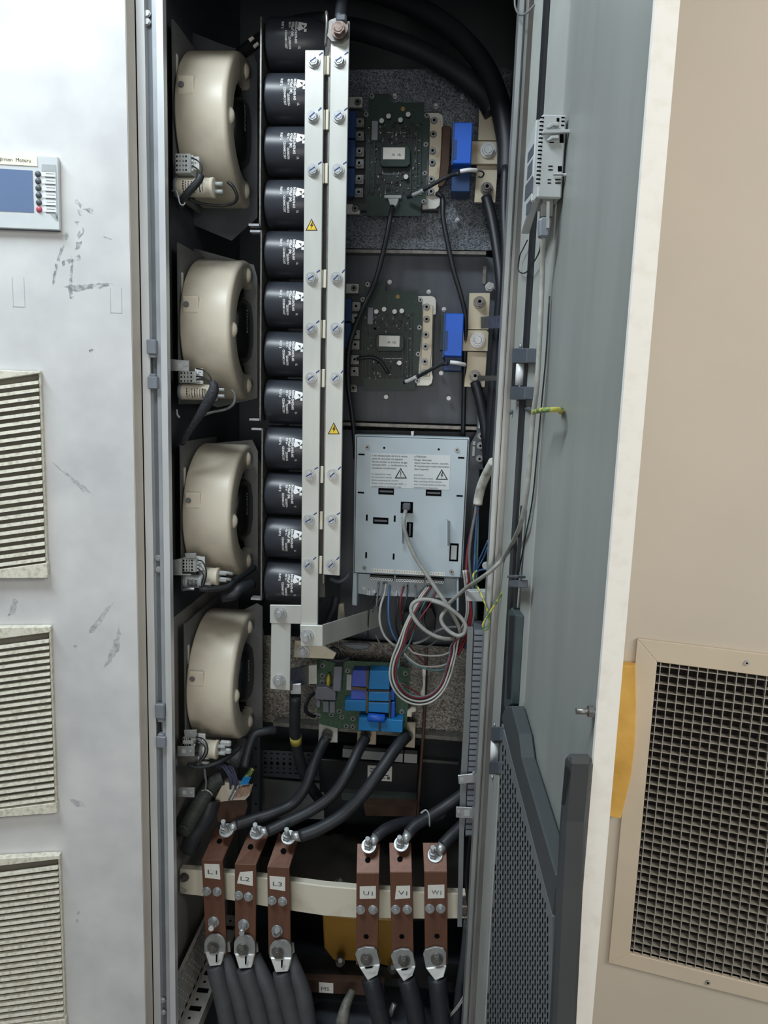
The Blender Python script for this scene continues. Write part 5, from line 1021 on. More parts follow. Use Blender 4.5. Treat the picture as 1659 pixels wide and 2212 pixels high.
for lab, m, pts, r in RW: wire('bundle_wire', zw(ZA, pts), r, m, lab, 'wire', 'wires of the vertical bundle')
SHEATH = M('dirty_white_sheath', (204, 204, 196), 0.5, 0, 0.0, 40, 0, 0.4, col2=(150, 148, 140), lo=0.3, hi=0.5)
wire('white_sheath', zw(ZA, [(1412, 255, .09), (1385, 305, .105), (1352, 370, .125), (1325, 440, .14), (1308, 510, .15), (1300, 562, .152)]), .0094, SHEATH, 'dirty white cable sheath curving out from behind the right post', 'cable', n=16)
sup = zslab(MB(), ZA, [(1216, 1186), (1362, 1184), (1360, 1262), (1218, 1258)], .085, .02).build('cable_support', GREYL, bevel=0.0015); tag(sup, 'pale plastic cable support at the right post under the grey data cable', 'cable support')
mb = MB(); screw(mb, at(*ZA(1360, 1000), .06), .006, .006); tag(mb.build('post_screw', STEEL), 'bright screw on the inner side of the right post by the blue wires', 'screw')
# ------------------------------------------------------------------ lower circuit board
ZP = zoom(560, 1380, 380 / 1659); YL = .285
low = thing('rectifier_board', at(*ZP(900, 870), YL), 'green circuit board crowded with blue and grey block components low in the cabinet', 'circuit board')
lpcb = zslab(MB(), ZP, [(545, 195), (820, 205), (1240, 225), (1420, 290), (1405, 560), (1390, 865), (930, 865), (920, 850), (740, 845), (560, 800), (545, 740)], YL, .002).build('board', M('green_board', (58, 88, 66), 0.5, 0, 0.25, 150), low)
GRYC = M('grey_block_component', (118, 120, 130), 0.5, 0, 0.05, 30)
for pts, m, h, nm in (([(705, 262), (782, 262), (768, 495), (692, 495)], GRYC, .03, 'grey_block'), ([(540, 455), (640, 455), (720, 505), (718, 582), (526, 572), (528, 505)], GRYC, .03, 'grey_block'),
        ([(600, 590), (655, 592), (655, 695), (600, 692)], GREYP, .012, 'small_grey_block'), ([(663, 592), (715, 594), (713, 700), (662, 698)], GREYP, .012, 'small_grey_block'), ([(540, 580), (575, 582), (572, 650), (540, 648)], GREYP, .012, 'small_grey_block'),
        ([(885, 295), (1027, 302), (1022, 455), (872, 450), (872, 350)], BLUEV, .028, 'violet_block'), ([(868, 478), (1012, 482), (1010, 576), (862, 570)], BLUEV, .026, 'violet_block'),
        ([(1040, 300), (1232, 306), (1228, 480), (1032, 476)], BLUEC, .034, 'blue_block'), ([(1034, 502), (1226, 508), (1224, 590), (1030, 584)], BLUEC, .034, 'blue_block'), ([(1030, 602), (1224, 606), (1222, 702), (1028, 690)], BLUEC, .034, 'blue_block'),
        ([(806, 580), (1008, 584), (1004, 686), (804, 680)], BLUEC, .03, 'blue_block'), ([(940, 742), (1130, 756), (1128, 872), (932, 864)], BLUEC, .036, 'blue_block'), ([(1150, 758), (1356, 772), (1350, 886), (1148, 874)], BLUEC, .036, 'blue_block'),
        ([(1245, 600), (1280, 598), (1278, 782), (1240, 772)], BLUE, .024, 'slim_blue_block'), ([(1240, 480), (1276, 482), (1274, 582), (1238, 578)], BLUE, .02, 'slim_blue_block')):
    zslab(MB(), ZP, pts, YL, h, h).build(nm, m, low, bevel=0.001)
WAX = M('brown_potting_bead', (92, 78, 58), 0.6, 0, 0.15, 80)
for pts in ([(870, 455), (1012, 462), (1030, 480), (1228, 488), (1228, 500), (1030, 494), (870, 476)], [(1024, 590), (1228, 594), (1228, 604), (1024, 600)], [(1010, 300), (1034, 300), (1026, 700), (1006, 700)], [(1224, 500), (1240, 500), (1236, 770), (1222, 770)], [(1128, 756), (1152, 760), (1148, 874), (1128, 870)]):
    zslab(MB(), ZP, pts, YL, .030, .030).build('glue_bead', WAX, low)
a, b = at(*ZP(1022, 738), YL - .042), at(*ZP(1188, 752), YL - .042); MB().cyl(a, b, .0095, n=20).build('blue_tube_component', BLUE, low, bevel=0.002)
c = at(*ZP(655, 390), YL - .014); MB().ball(c, .0165, 18, 0, (.32, .8, 1)).build('yellow_disc_component', M('yellow_disc', (190, 170, 70), 0.4), low)
zslab(MB(), ZP, [(825, 335), (872, 337), (868, 487), (822, 483)], YL, .002, .004).build('board_label', GREYL, low)
zslab(MB(), ZP, [(1395, 690), (1440, 655), (1478, 660), (1478, 688), (1440, 695), (1438, 738), (1393, 736)], YL - .01, .012).build('cream_connector', CREAM2, low, bevel=0.001)
for x, y in ((597, 250), (595, 345), (595, 405), (835, 298), (560, 725), (680, 715), (755, 680), (780, 735), (885, 750), (820, 820), (885, 825), (1380, 325), (1355, 430), (1345, 685)):
    mb = MB(); screw(mb, at(*ZP(x, y), YL), .0048, .004, dark=1); mb.build('board_screw', [SCREWM, HOLE], low)
for pts, bc, m in (([(565, 745), (610, 742), (655, 775), (680, 745), (742, 752), (738, 980), (556, 974)], (645, 895), TIN), ([(925, 868), (1104, 872), (1100, 1000), (922, 990)], (1005, 905), TIND), ([(1390, 788), (1475, 790), (1466, 1030), (1378, 1022)], (1400, 915), TIND)):
    tb = zslab(MB(), ZP, pts, YL + .012, .006).build('terminal_tab', m, low, bevel=0.0008)
    mb = MB(); c = at(*ZP(*bc), YL + .012); mb.cyl(c, c + Vector((0, -.003, 0)), .0135, n=24); mb.hexa(c + Vector((0, -.003, 0)), .0105, .009); mb.cyl(c + Vector((0, -.012, 0)), c + Vector((0, -.022, .002)), .0055, n=14); mb.build('bolt', STEELD, tb)
wire('strap', zw(ZP, [(524, 508, .28), (480, 545, .27), (445, 610, .26), (438, 670, .26), (470, 712, .265), (530, 735, .28)]), .0045, BLK, 'black curved strap left of the lower circuit board', 'strap', flat=.35)
wire('black_cable', zw(ZP, [(480, 75, .2), (540, 140, .22), (620, 180, .24), (720, 205, .25), (800, 200, .25), (850, 170, .25)]), .005, RUB, 'black cable curving above the lower circuit board', 'cable', n=12)
tag(zslab(MB(), ZP, [(775, 45), (900, 40), (1050, 50), (1040, 95), (960, 112), (850, 100), (790, 70)], .30, .012).build('grey_duct_lip', GREYP, bevel=0.004), 'grey rounded lip above the lower circuit board', 'lip')
tag(MB().wire([ZP(630, 150) + (.26,), ZP(680, 90) + (.26,), ZP(750, 120) + (.26,), ZP(740, 180) + (.26,)], .004, 10).build('wire_ring', WIREK), 'dark wire ring above the grey blocks of lower board', 'wire')
tag(MB().wire([(725, 1290, .19), (722, 1310, .18), (712, 1335, .17), (708, 1350, .17)], .0085, 12).build('black_cable', RUB), 'black cable dropping behind the foot of the right busbar', 'cable')
tag(MB().wire([(714, 1250, .1), (730, 1256, .09), (745, 1250, .09), (752, 1240, .1)], .004, 10).build('cable_tie', GREYD), 'dark cable tie at the foot of the right busbar', 'cable tie')
tag(MB().slab([(732, 1305), (742, 1303), (745, 1340), (728, 1345)], .22, .02).build('cream_spacer', CREAM2), 'cream spacer behind the bent cream bar', 'spacer')
tag(MB().slab([(912, 1440), (920, 1440), (917, 1505), (905, 1510), (914, 1480)], .27, .004).build('white_tab', PAPER), 'bright torn white tab at the right edge of lower board', 'tab')
tag(MB().wire([(868, 1479, .27), (888, 1488, .26), (905, 1500, .255), (915, 1510, .25)], .002, 8).build('crimped_wire', WIRER), 'short red sleeved wire at the right of the lower board', 'wire')
tag(MB().wire([(921, 1400, .31), (919, 1500, .31), (914, 1590, .30), (907, 1690, .30), (902, 1790, .30)], .0036, 10).build('upright_rod', BROWN), 'thin brown upright rod right of the lower circuit board', 'rod')
# dark clutter behind the loom
tag(zslab(MB(), ZW, [(690, 450), (745, 445), (790, 560), (780, 690), (700, 700), (660, 590)], .30, .03).build('black_relay', BLK, bevel=0.002), 'black relay block half hidden behind the coloured wires', 'relay')
tag(zslab(MB(), ZW, [(440, 500), (640, 480), (650, 620), (430, 640)], .33, .01).build('terminal_cover', GREYD, bevel=0.002), 'dull cover plate behind the red and yellow wires', 'cover')
wire('loom_wire', zw(ZW, [(440, 500, .21), (435, 560, .21), (440, 610, .215), (425, 660, .22)]), .002, WIREY, 'short yellow wire below the terminals of the control unit', 'wire')
# ------------------------------------------------------------------ trunking and rails on the lower right
dct = thing('cable_trunking', at(1012, 1805, .09), 'grey slotted cable trunking upright beside the right post', 'cable trunking')
MB().slab([(1024, 1357), (1046, 1357), (1023, 1806), (1005, 1806)], .09, .05).build('channel', GREYD, dct)
DX = lambda y: 1025 + (1005 - 1025) * (y - 1357) / 449
for i in range(36):
    y = 1362 + i * 12.35
    MB().slab([(DX(y), y), (DX(y) + 20, y + .5), (DX(y) + 19.6, y + 9), (DX(y), y + 8.5)], .085, .006).build('finger', GREYP, dct)
tag(MB().slab([(1010, 1360), (1022, 1360), (1016, 1540), (1002, 1808), (998, 2002), (988, 2002), (994, 1700), (1003, 1540)], .084, .02).build('upright_rail', M('mid_grey_rail', (126, 130, 132), 0.45, 0.2, 0.08, 15)), 'narrow grey upright rail left of the slotted trunking', 'rail')
lug_bracket([(989, 1675), (1026, 1671), (1028, 1690), (991, 1694)], (994, 1680, 1001, 1688), (1024, 1669), .07, 'dull zinc bracket across the trunking, upper of two', 'zinc brackets across the trunking')
lug_bracket([(985, 1743), (1020, 1745), (1024, 1738), (1024, 1769), (985, 1766)], (1003, 1750, 1014, 1763), (991, 1755), .07, 'bright zinc bracket across the trunking, lower of two', 'zinc brackets across the trunking')
tag(MB().wire([(1015, 1805, .1), (1010, 1850, .11), (1006, 1900, .11), (1012, 1960, .1)], .003, 8).build('dark_wire', WIREK), 'dark wire hanging out of the bottom of the trunking', 'wire')
tag(MB().wire([(1010, 1990, .12), (1003, 2060, .14), (990, 2150, .16), (984, 2240, .18), (976, 2420, .2)], .009, 12).build('dark_conduit', GREYD), 'dark grey conduit running down left of the right post', 'conduit')
for k in range(2): tag(MB().wire([(1006, 2142 + k * 9, .07), (990, 2170 + k * 6, .08), (968, 2195 + k * 4, .09), (940, 2216, .1)], .0015, 8).build('thin_wire', WIREW), ('upper' if k == 0 else 'lower') + ' of two thin pale wires sagging at the bottom right', 'wire', 'thin pale wires at the bottom right')
# ------------------------------------------------------------------ white insulator bar and the copper bars
ins = thing('insulator_bar', at(700, 1985, .125), 'white bowed insulating bar carrying the six copper bars', 'insulator bar')
MB().slab([(387, 1878), (430, 1881), (500, 1888), (580, 1898), (640, 1906), (700, 1914), (770, 1920), (850, 1925), (930, 1928), (1010, 1931), (1010, 1985), (930, 1986), (850, 1985), (770, 1984), (700, 1979), (640, 1970), (580, 1960), (500, 1946), (430, 1936), (387, 1931)], .125, .02).build('bar', GPO, ins, bevel=0.002)
for x, y in ((399, 1894), (1005, 1944), (1003, 1968)): mb = MB(); bolt(mb, at(x, y, .125), .008, .009); mb.build('bolt', STEELD, ins)
MB().cyl(at(397, 1919, .125), at(397, 1919, .1245), .009, n=24).build('drilled_hole', STEELD, ins)
YC_ = .10
def ell(cx_, cy_, rx, ry, n=20, a0=0): return [(cx_ + rx * math.cos(a0 + 2 * math.pi * i / n), cy_ + ry * math.sin(a0 + 2 * math.pi * i / n)) for i in range(n)]
def copper(tagtext, top, bend, bot, label_quad, bolts, hole_top, hole_bot, stud_low, lab, ytop):
    t = thing('copper_busbar', at((bot[0][0] + bot[1][0]) / 2, bot[0][1], YC_), lab, 'copper busbar', 'copper bars tagged with terminal names')
    MB().slab([bend[0], bend[1], bot[1], bot[0]], YC_, .006).build('front_leg', COPPER, t, bevel=0.0008)
    q = [at(*bend[0], YC_), at(*bend[1], YC_), at(*top[1], ytop), at(*top[0], ytop)]
    nr = (q[1] - q[0]).cross(q[3] - q[0]).normalized(); nr = nr if nr.y > 0 else -nr
    MB().prism(q, nr * .006).build('bent_top', COPPER, t, bevel=0.0008)
    lb = MB().slab(label_quad, YC_, .0003, 0, .0006).build('terminal_label', PAPER, t)
    x0 = min(p[0] for p in label_quad); x1 = max(p[0] for p in label_quad); yb = sum(p[1] for p in label_quad) / 4 + 6
    a = at(x0 + (x1 - x0) * .22, yb - 1, YC_ - .0009); b = at(x0 + (x1 - x0) * .8, yb + 1, YC_ - .0009); mb = MB(); mb.text(tagtext, a, b - a, (0, 0, 1), .0098, (b - a).length); mb.build('lettering', GREYD, lb)
    for x, y in bolts: mb = MB(); bolt(mb, at(x, y, YC_), .0078, .008, ph=random.random()); mb.build('bolt', STEEL, t)
    if hole_top:
        f = (hole_top[1] - bend[0][1]) / (top[0][1] - bend[0][1]); yy = YC_ + (ytop - YC_) * f - .0004
        c = at(*hole_top, yy); MB().cyl(c, c - nr * .0004, .0062, n=20).build('drilled_hole', HOLE, t)
    if hole_bot: c = at(*hole_bot, YC_); MB().cyl(c, c + Vector((0, -.0004, 0)), .0058, n=20).build('drilled_hole', HOLE, t)
    if stud_low:
        (x, y), (x1_, y1_) = stud_low; c = at(x, y, YC_); mb = MB(); mb.cyl(c, c + Vector((0, -.003, 0)), .0125, n=24); mb.hexa(c + Vector((0, -.003, 0)), .0098, .009)
        mb.cyl(c + Vector((0, -.011, 0)), at(x1_, y1_, YC_ - .03 if (x1_, y1_) != (x, y) else YC_ - .016), .0058, n=16); mb.build('stud_and_nut', STEEL, t)
    return t, nr
CB = [('L1', [(466, 1789), (509, 1790)], [(435, 1858), (481, 1858)], [(446, 2062), (490, 2064)], [(441, 1866), (474, 1867), (476, 1900), (443, 1896)], [(447, 1924), (469.6, 1925)], (474, 1817), None, ((462, 1990), (456, 2006))),
      ('L2', [(536, 1800), (578, 1806)], [(507, 1866), (553, 1868)], [(508, 2068), (552, 2070)], [(518, 1884), (546, 1882), (546, 1914), (512, 1908)], [(516, 1933), (537, 1936)], (541, 1829), None, ((527, 1996), (522, 2016))),
      ('L3', [(602, 1800), (645, 1808)], [(577, 1872), (625, 1874)], [(580, 2062), (628, 2063)], [(582, 1892), (616, 1895), (616, 1925), (583, 1920)], [(588, 1944), (611, 1946)], (612, 1838), None, ((599, 2009), (599, 2009))),
      ('U1', [(771.5, 1822), (820.5, 1822)], [(770, 1886), (819, 1886)], [(769, 2084), (816, 2084)], [(777, 1915), (812, 1914), (812, 1941), (777, 1942)], [(779, 1964), (806, 1964)], (794.6, 1858), (791, 2023), None),
      ('V1', [(840.5, 1820), (888, 1820)], [(842, 1884), (890, 1884)], [(847, 2084), (894, 2084)], [(856, 1914), (886, 1913), (886, 1940), (853, 1943)], [(855, 1963.5), (880, 1963.5)], (864, 1856), (868, 2023), None),
      ('W1', [(913, 1820), (964, 1820)], [(916, 1883), (966, 1883)], [(918, 2084), (967, 2084)], [(924, 1912), (960, 1911), (960, 1940), (924, 1941)], [(928.5, 1961.7), (952, 1961.7)], None, (944, 2022), None)]
nrm = {}
for i, (tx, top, bend, bot, lq, bl, ht, hb, sl) in enumerate(CB): _, nrm[tx] = copper(tx, top, bend, bot, lq, bl, ht, hb, sl, 'copper bar tagged ' + tx + (' on the left half of the insulator bar' if i < 3 else ' on the right half of the insulator bar'), .165 if i < 3 else .15)
# cables leaving upwards: each with its lug
def up_cable(lugc, tx, stud, pts, r, m, lab, lr=(20, 15), ylug=.128, grp='thick cables bolted to the tops of copper bars'):
    t = thing('power_cable', at(*lugc, ylug), lab, 'cable', grp)
    MB().wire(pts, r, 16).build('sheath', m, t)
    mb = MB(); c = at(*lugc, ylug); nr = -nrm[tx]; mb.cyl(c, c + nr * .004, .0165, n=28); mb.build('ring', STEEL, t, bevel=0.0006)
    p0 = at(lugc[0] + 6, lugc[1] - 3, ylug + .002) + nr * .003; p1 = Vector(at(*pts[0])); mb = MB(); mb.cyl(p0, p1 + (p1 - p0) * .15, .009, r * .85, n=18); mb.build('barrel', STEEL, t)
    s0 = at(*stud[0], ylug) + nr * .003; s1 = at(*stud[1], ylug - .02); mb = MB(); mb.cyl(s0, s0 + (s1 - s0) * .3, .0095, n=6, smooth=False); mb.cyl(s0 + (s1 - s0) * .3, s0 + (s1 - s0) * .5, .0085, n=6, smooth=False); mb.cyl(s0, s1, .005, n=14); mb.build('stud_and_nuts', STEEL, t)
    return t
ZB_ = zoom(560, 1540, 480 / 1659)
up_cable((490, 1795), 'L1', ((485, 1798), (482, 1774)), [(510, 1782, .14), (545, 1770, .155), (590, 1756, .17), (632, 1736, .19), (660, 1700, .2), (678, 1650, .22), (698, 1606, .255), (708, 1590, .262)], .0122, RUB, 'black cable from the L1 copper bar up to the left board terminal')
up_cable((556, 1800), 'L2', ((551, 1803), (551, 1781)), [(578, 1796, .135), (620, 1776, .15), (670, 1752, .165), (718, 1718, .18), (752, 1668, .2), (775, 1620, .235), (790, 1594, .262)], .0125, RUB, 'black cable from the L2 copper bar up to the middle board terminal')
up_cable((624, 1810), 'L3', ((619, 1814), (619, 1791)), [(648, 1806, .13), (690, 1790, .14), (740, 1760, .155), (784, 1716, .17), (824, 1662, .195), (856, 1615, .23), (878, 1590, .262)], .0138, RUB, 'thickest black cable from the L3 copper bar up to the right board terminal')
up_cable((797, 1828), 'U1', ((795, 1832), (794, 1811)), [(812, 1808, .14), (835, 1790, .16), (870, 1778, .19), (910, 1772, .22), (960, 1760, .25)], .0125, RUB, 'black cable bolted to the U1 copper bar, bending right')
up_cable((867, 1824), 'V1', ((864, 1828), (863, 1808)), [(882, 1800, .14), (898, 1782, .155), (925, 1766, .17), (965, 1740, .19), (1010, 1708, .2), (1050, 1680, .2)], .0128, RUB, 'black cable bolted to the V1 copper bar, rising right to the trunking')
up_cable((940, 1848), 'W1', ((936, 1852), (935, 1830)), [(956, 1826, .135), (975, 1806, .15), (1000, 1782, .17), (1035, 1750, .19)], .0132, RUB, 'black cable bolted to the W1 copper bar, rising right behind the trunking')
wire('cable_tie', [(909, 1757, .145), (920, 1750, .142), (927, 1762, .14), (928, 1785, .15)], .0022, GREYL, 'pale cable tie round the V1 cable', 'cable tie', flat=.5)
dk = thing('power_cable', at(660, 1690, .25), 'black cable with yellow tape ring from the L shaped link down behind the others', 'cable', 'thick cables bolted to the tops of copper bars')
MB().wire([(638, 1502, .14), (637, 1550, .16), (639, 1600, .19), (650, 1650, .22), (668, 1695, .25), (700, 1740, .3)], .0125, 16).build('sheath', RUB, dk)
MB().wire([(638.5, 1590, .184), (639.5, 1604, .192)], .0132, 16).build('yellow_tape', M('yellow_tape', (168, 156, 70), 0.5, 0, 0.2, 200), dk)
MB().slab([(628, 1478), (650, 1477), (651, 1500), (628, 1500)], .13, .006).build('lug', STEEL, dk, bevel=0.001)
# cables leaving downwards
def down_cable(palm, cone, pts, r, m, lab, bolt_c, slot, grp, y=.093, palm_flat=None):
    t = thing('supply_cable', at(pts[-1][0], pts[-1][1], pts[-1][2]), lab, 'cable', grp)
    MB().wire(pts, r, 18).build('sheath', m, t)
    MB().slab(palm, y, .005).build('lug_palm', STEEL, t, bevel=0.0008)
    k = [at(*cone[0], y - .002), at(*cone[1], y - .002), at(*cone[2], y - .018), at(*cone[3], y - .018)]
    mb = MB(); mb.prism(k, (0, .02, 0)); mb.build('lug_crimp', M('bright_tin_crimp', (224, 224, 220), 0.3, 0.5, 0.04, 60) if not bpy.data.materials.get('bright_tin_crimp') else bpy.data.materials['bright_tin_crimp'], t, bevel=0.002)
    if slot: MB().slab(slot, y - .0178, .0006).build('crimp_slot', HOLE, t)
    if bolt_c: mb = MB(); bolt(mb, at(*bolt_c, y), .0105, .009, ph=.4); mb.build('bolt', STEELD, t)
    return t
G1, G2 = 'cables hanging from the lower ends of the L bars', 'cables hanging from the lower ends of the U V W bars'
def pal(cx_, cy_, rx, top, bot): return [(cx_ - rx, bot)] + [(cx_ - rx * math.cos(a), cy_ - (cy_ - top) * math.sin(a)) for a in [math.pi * i / 12 for i in range(13)]] + [(cx_ + rx, bot)]
# rear cables first
for nm, pl_, pts, lab in (('L1', [(478, 2034), (496, 2036), (498, 2056), (480, 2060)], [(484, 2062, .115), (497, 2100, .10), (515, 2150, .09), (536, 2240, .08), (560, 2420, .07)], 'rear of two dusty cables under the L1 copper bar'), ('L2', [(545, 2034), (556, 2040), (558, 2056), (546, 2062)], [(548, 2064, .115), (566, 2105, .10), (586, 2150, .09), (606, 2240, .08), (628, 2420, .07)], 'rear of two dusty cables under the L2 copper bar'), ('L3', [(620, 2034), (634, 2040), (636, 2058), (622, 2066)], [(625, 2066, .115), (640, 2105, .10), (655, 2150, .09), (668, 2240, .08), (686, 2420, .07)], 'rear of two dusty cables under the L3 copper bar')):
    t = thing('supply_cable', at(*pts[-1]), lab, 'cable', G1); MB().wire(pts, lambda q: .0155 + .004 * min(1, q * 2), 18).build('sheath', TAPE, t); MB().slab(pl_, .108, .005).build('lug_palm', STEEL, t)
down_cable(pal(464, 2040, 23, 2018, 2060), [(442, 2058), (484, 2058), (477, 2086), (452, 2089)], [(464, 2083, .09), (470, 2110, .085), (480, 2150, .08), (500, 2250, .07), (530, 2420, .06)], .0195, TAPE, 'front dusty cable hanging from the L1 copper bar', (461, 2045), [(466, 2062), (470, 2062), (469, 2078), (466, 2080)], G1)
down_cable(pal(528, 2042, 23, 2020, 2062), [(506, 2061), (550, 2062), (543, 2092), (516, 2094)], [(530, 2090, .09), (538, 2118, .085), (550, 2155, .08), (574, 2250, .07), (604, 2420, .06)], .0195, TAPE, 'front dusty cable hanging from the L2 copper bar', (524, 2050), [(529, 2066), (533, 2066), (532, 2083), (529, 2084)], G1)
down_cable(pal(606, 2052, 24, 2030, 2070), [(583, 2069), (630, 2070), (622, 2100), (595, 2102)], [(608, 2098, .09), (612, 2120, .085), (622, 2160, .08), (644, 2250, .07), (670, 2420, .06)], .0195, TAPE, 'front dusty cable hanging from the L3 copper bar', (600, 2056), [(607, 2074), (611, 2074), (610, 2090), (607, 2091)], G1)
down_cable([(767, 2062), (772, 2052), (790, 2046), (808, 2048), (814, 2054), (821, 2084), (777, 2092)], [(776, 2091), (821, 2084), (815, 2108), (794, 2120)], [(800, 2112, .085), (805, 2130, .08), (815, 2170, .075), (832, 2250, .065), (850, 2420, .06)], .0205, RUB, 'black cable hanging from the U1 copper bar', (792, 2071), [(788, 2090), (806, 2087), (804, 2091), (790, 2093)], G2)
down_cable([(844, 2066), (850, 2056), (868, 2050), (884, 2052), (892, 2060), (898, 2088), (854, 2096)], [(854, 2095), (898, 2088), (890, 2110), (872, 2122)], [(878, 2114, .085), (884, 2134, .08), (894, 2175, .075), (906, 2250, .065), (920, 2420, .06)], .0205, RUB, 'black cable hanging from the V1 copper bar', (873, 2074), [(866, 2094), (882, 2091), (880, 2095), (868, 2097)], G2)
down_cable([(914, 2062), (918, 2052), (940, 2046), (958, 2049), (964, 2060), (964, 2088), (920, 2093)], [(919, 2092), (965, 2087), (958, 2112), (940, 2120)], [(944, 2112, .085), (946, 2134, .08), (950, 2175, .075), (956, 2250, .065), (962, 2420, .06)], .0205, RUB, 'black cable hanging from the W1 copper bar', (944, 2071), None, G2)
# ------------------------------------------------------------------ transformer and dark parts behind
tr = thing('transformer', at(760, 2130, .3), 'dark transformer with amber insulation behind the U and V copper bars', 'transformer')
MB().slab([(560, 1850), (1000, 1880), (996, 1985), (860, 1990), (700, 1975), (560, 1950)], .36, .12).build('iron_core', M('dark_iron_core', (48, 44, 40), 0.6, 0.2, 0.2, 14), tr)
MB().slab([(696, 1975), (772, 1982), (776, 2078), (720, 2076), (700, 2050)], .27, .10).build('amber_winding', INSUL, tr, bevel=0.004)
MB().slab([(812, 1984), (850, 1986), (850, 2092), (816, 2084)], .27, .10).build('amber_winding', INSUL, tr, bevel=0.004)
MB().slab([(426, 2086), (620, 2098), (1000, 2124), (1000, 2140), (620, 2116), (426, 2104)], .24, .06).build('clamp_channel', M('dark_steel_channel', (66, 66, 64), 0.5, 0.4, 0.15, 20), tr)
MB().slab([(427, 2090), (453, 2092), (455, 2120), (428, 2118)], .225, .012).build('orange_end_block', M('orange_brown_block', (160, 112, 62), 0.55, 0, 0.1, 30), tr, bevel=0.001)
for x, y in ((735, 1903), (735, 2075), (848, 2090), (448, 2118)): mb = MB(); bolt(mb, at(x, y, .24), .009, .012); mb.cyl(at(x, y, .228), at(x, y, .21), .0055, n=12); mb.build('bolt', STEELD, tr)
for pts, lab in (([(650, 2116), (830, 2124), (830, 2152), (650, 2142)], 'brown steel bar with small pale tag behind the cables at the bottom'),):
    bb = MB().slab(pts, .2, .02).build('brown_bar', BROWN); tag(bb, lab, 'bar'); tg = MB().slab([(689, 2122), (720, 2124), (720, 2146), (689, 2144)], .2, .0004, 0, .0006).build('tag', PAPER, bb)
    a, b = at(694, 2139, .1988), at(715, 2140, .1988); mb = MB(); mb.text('MS', a, b - a, (0, 0, 1), .009, (b - a).length * .8); mb.build('lettering', GREYD, tg)
tag(MB().wire([(762, 2140, .16), (750, 2165, .14), (742, 2195, .12), (738, 2240, .11), (736, 2420, .1)], lambda q: .008 + .012 * q, 12).build('crumpled_wrap', M('crumpled_grey_wrap', (108, 106, 98), 0.5, 0, 0.3, 60, 0.6)), 'crumpled greyish wrapped cable end at the bottom centre', 'cable')
tag(MB().wire([(852, 2168, .12), (846, 2182, .115), (843, 2192, .115)], .006, 10).build('metal_tip', STEEL), 'bright metal tip between the U1 and V1 cables', 'lug')
# dark units in the pocket below the board
fu = thing('fuse_unit', at(800, 1740, .35), 'black fuse block with pale labels in the dark pocket below the circuit board', 'fuse block')
MB().slab([(690, 1640), (905, 1650), (900, 1722), (690, 1712)], .36, .1).build('case', BLK, fu, bevel=0.002)
for x0, y0, x1, y1 in ((740, 1619, 776, 1637), (780, 1624, 846, 1642), (852, 1628, 870, 1646), (873, 1629, 901, 1648)): MB().rect(x0, y0, x1, y1, .355, .02).build('label_strip', GREYL, fu)
pl_ = MB().slab([(794, 1653), (847, 1656), (846, 1688), (794, 1685)], .36, .001, 0, .0015).build('rating_label', PAPER, fu)
mb = MB()                                                # unreadable small print
for k in range(4): mb.rect(800, 1661 + k * 6, 840 - (k * 7) % 13, 1663 + k * 6, .36, .0002, 0, .0018)
mb.rect(836, 1678, 842, 1684, .36, .0002, 0, .0018); mb.build('print', GREYD, pl_)
tag(MB().slab([(738, 1712), (900, 1722), (898, 1738), (738, 1728)], .34, .05).build('ledge', M('green_grey_ledge', (58, 66, 62), 0.6)), 'narrow greenish ledge under the black fuse block', 'ledge')
tag(MB().slab([(785, 1738), (900, 1742), (898, 1764), (790, 1762)], .31, .06).build('brown_ledge', BROWN), 'brown steel ledge behind the black cables', 'ledge')
tag(MB().slab([(912, 1640), (990, 1646), (990, 1652), (912, 1646)], .4, .02).build('cross_rail', INK2), 'thin dark cross rail right of the fuse block', 'rail')
pf = thing('perforated_backing', at(650, 1682, .42), 'grey perforated metal panel behind the black cables', 'panel')
MB().slab([(566, 1620), (735, 1628), (732, 1690), (566, 1676)], .42, .003).build('sheet', GALVP, pf)
mb = MB()
for r_, (yy, w_, h_) in enumerate(((1627, 7, 2), (1638, 3, 3), (1648, 6, 6), (1658, 3, 3), (1668, 7, 2))):
    for i in range(12): x = 573 + i * 13.4; mb.rect(x - w_ / 2, yy + i * .6 - h_ / 2, x + w_ / 2, yy + i * .6 + h_ / 2, .42, .0005, 0, .0005)
mb.build('perforations', HOLE, pf)
tag(MB().slab([(566, 1682), (700, 1692), (700, 1770), (566, 1765)], .43, .003).build('lower_panel', INK2), 'plain dark grey panel below the perforated panel', 'panel')
pr = thing('perforated_rail', at(552, 1765, .36), 'pale upright perforated rail right of the lowest blower', 'rail')
MB().slab([(547, 1562), (562, 1562), (560, 1765), (543, 1765)], .36, .02).build('rail', GALVP, pr)
for i in range(6): MB().cyl(at(553, 1576 + i * 40, .36), at(553, 1576 + i * 40, .3595), .003, n=12).build('hole', HOLE, pr)
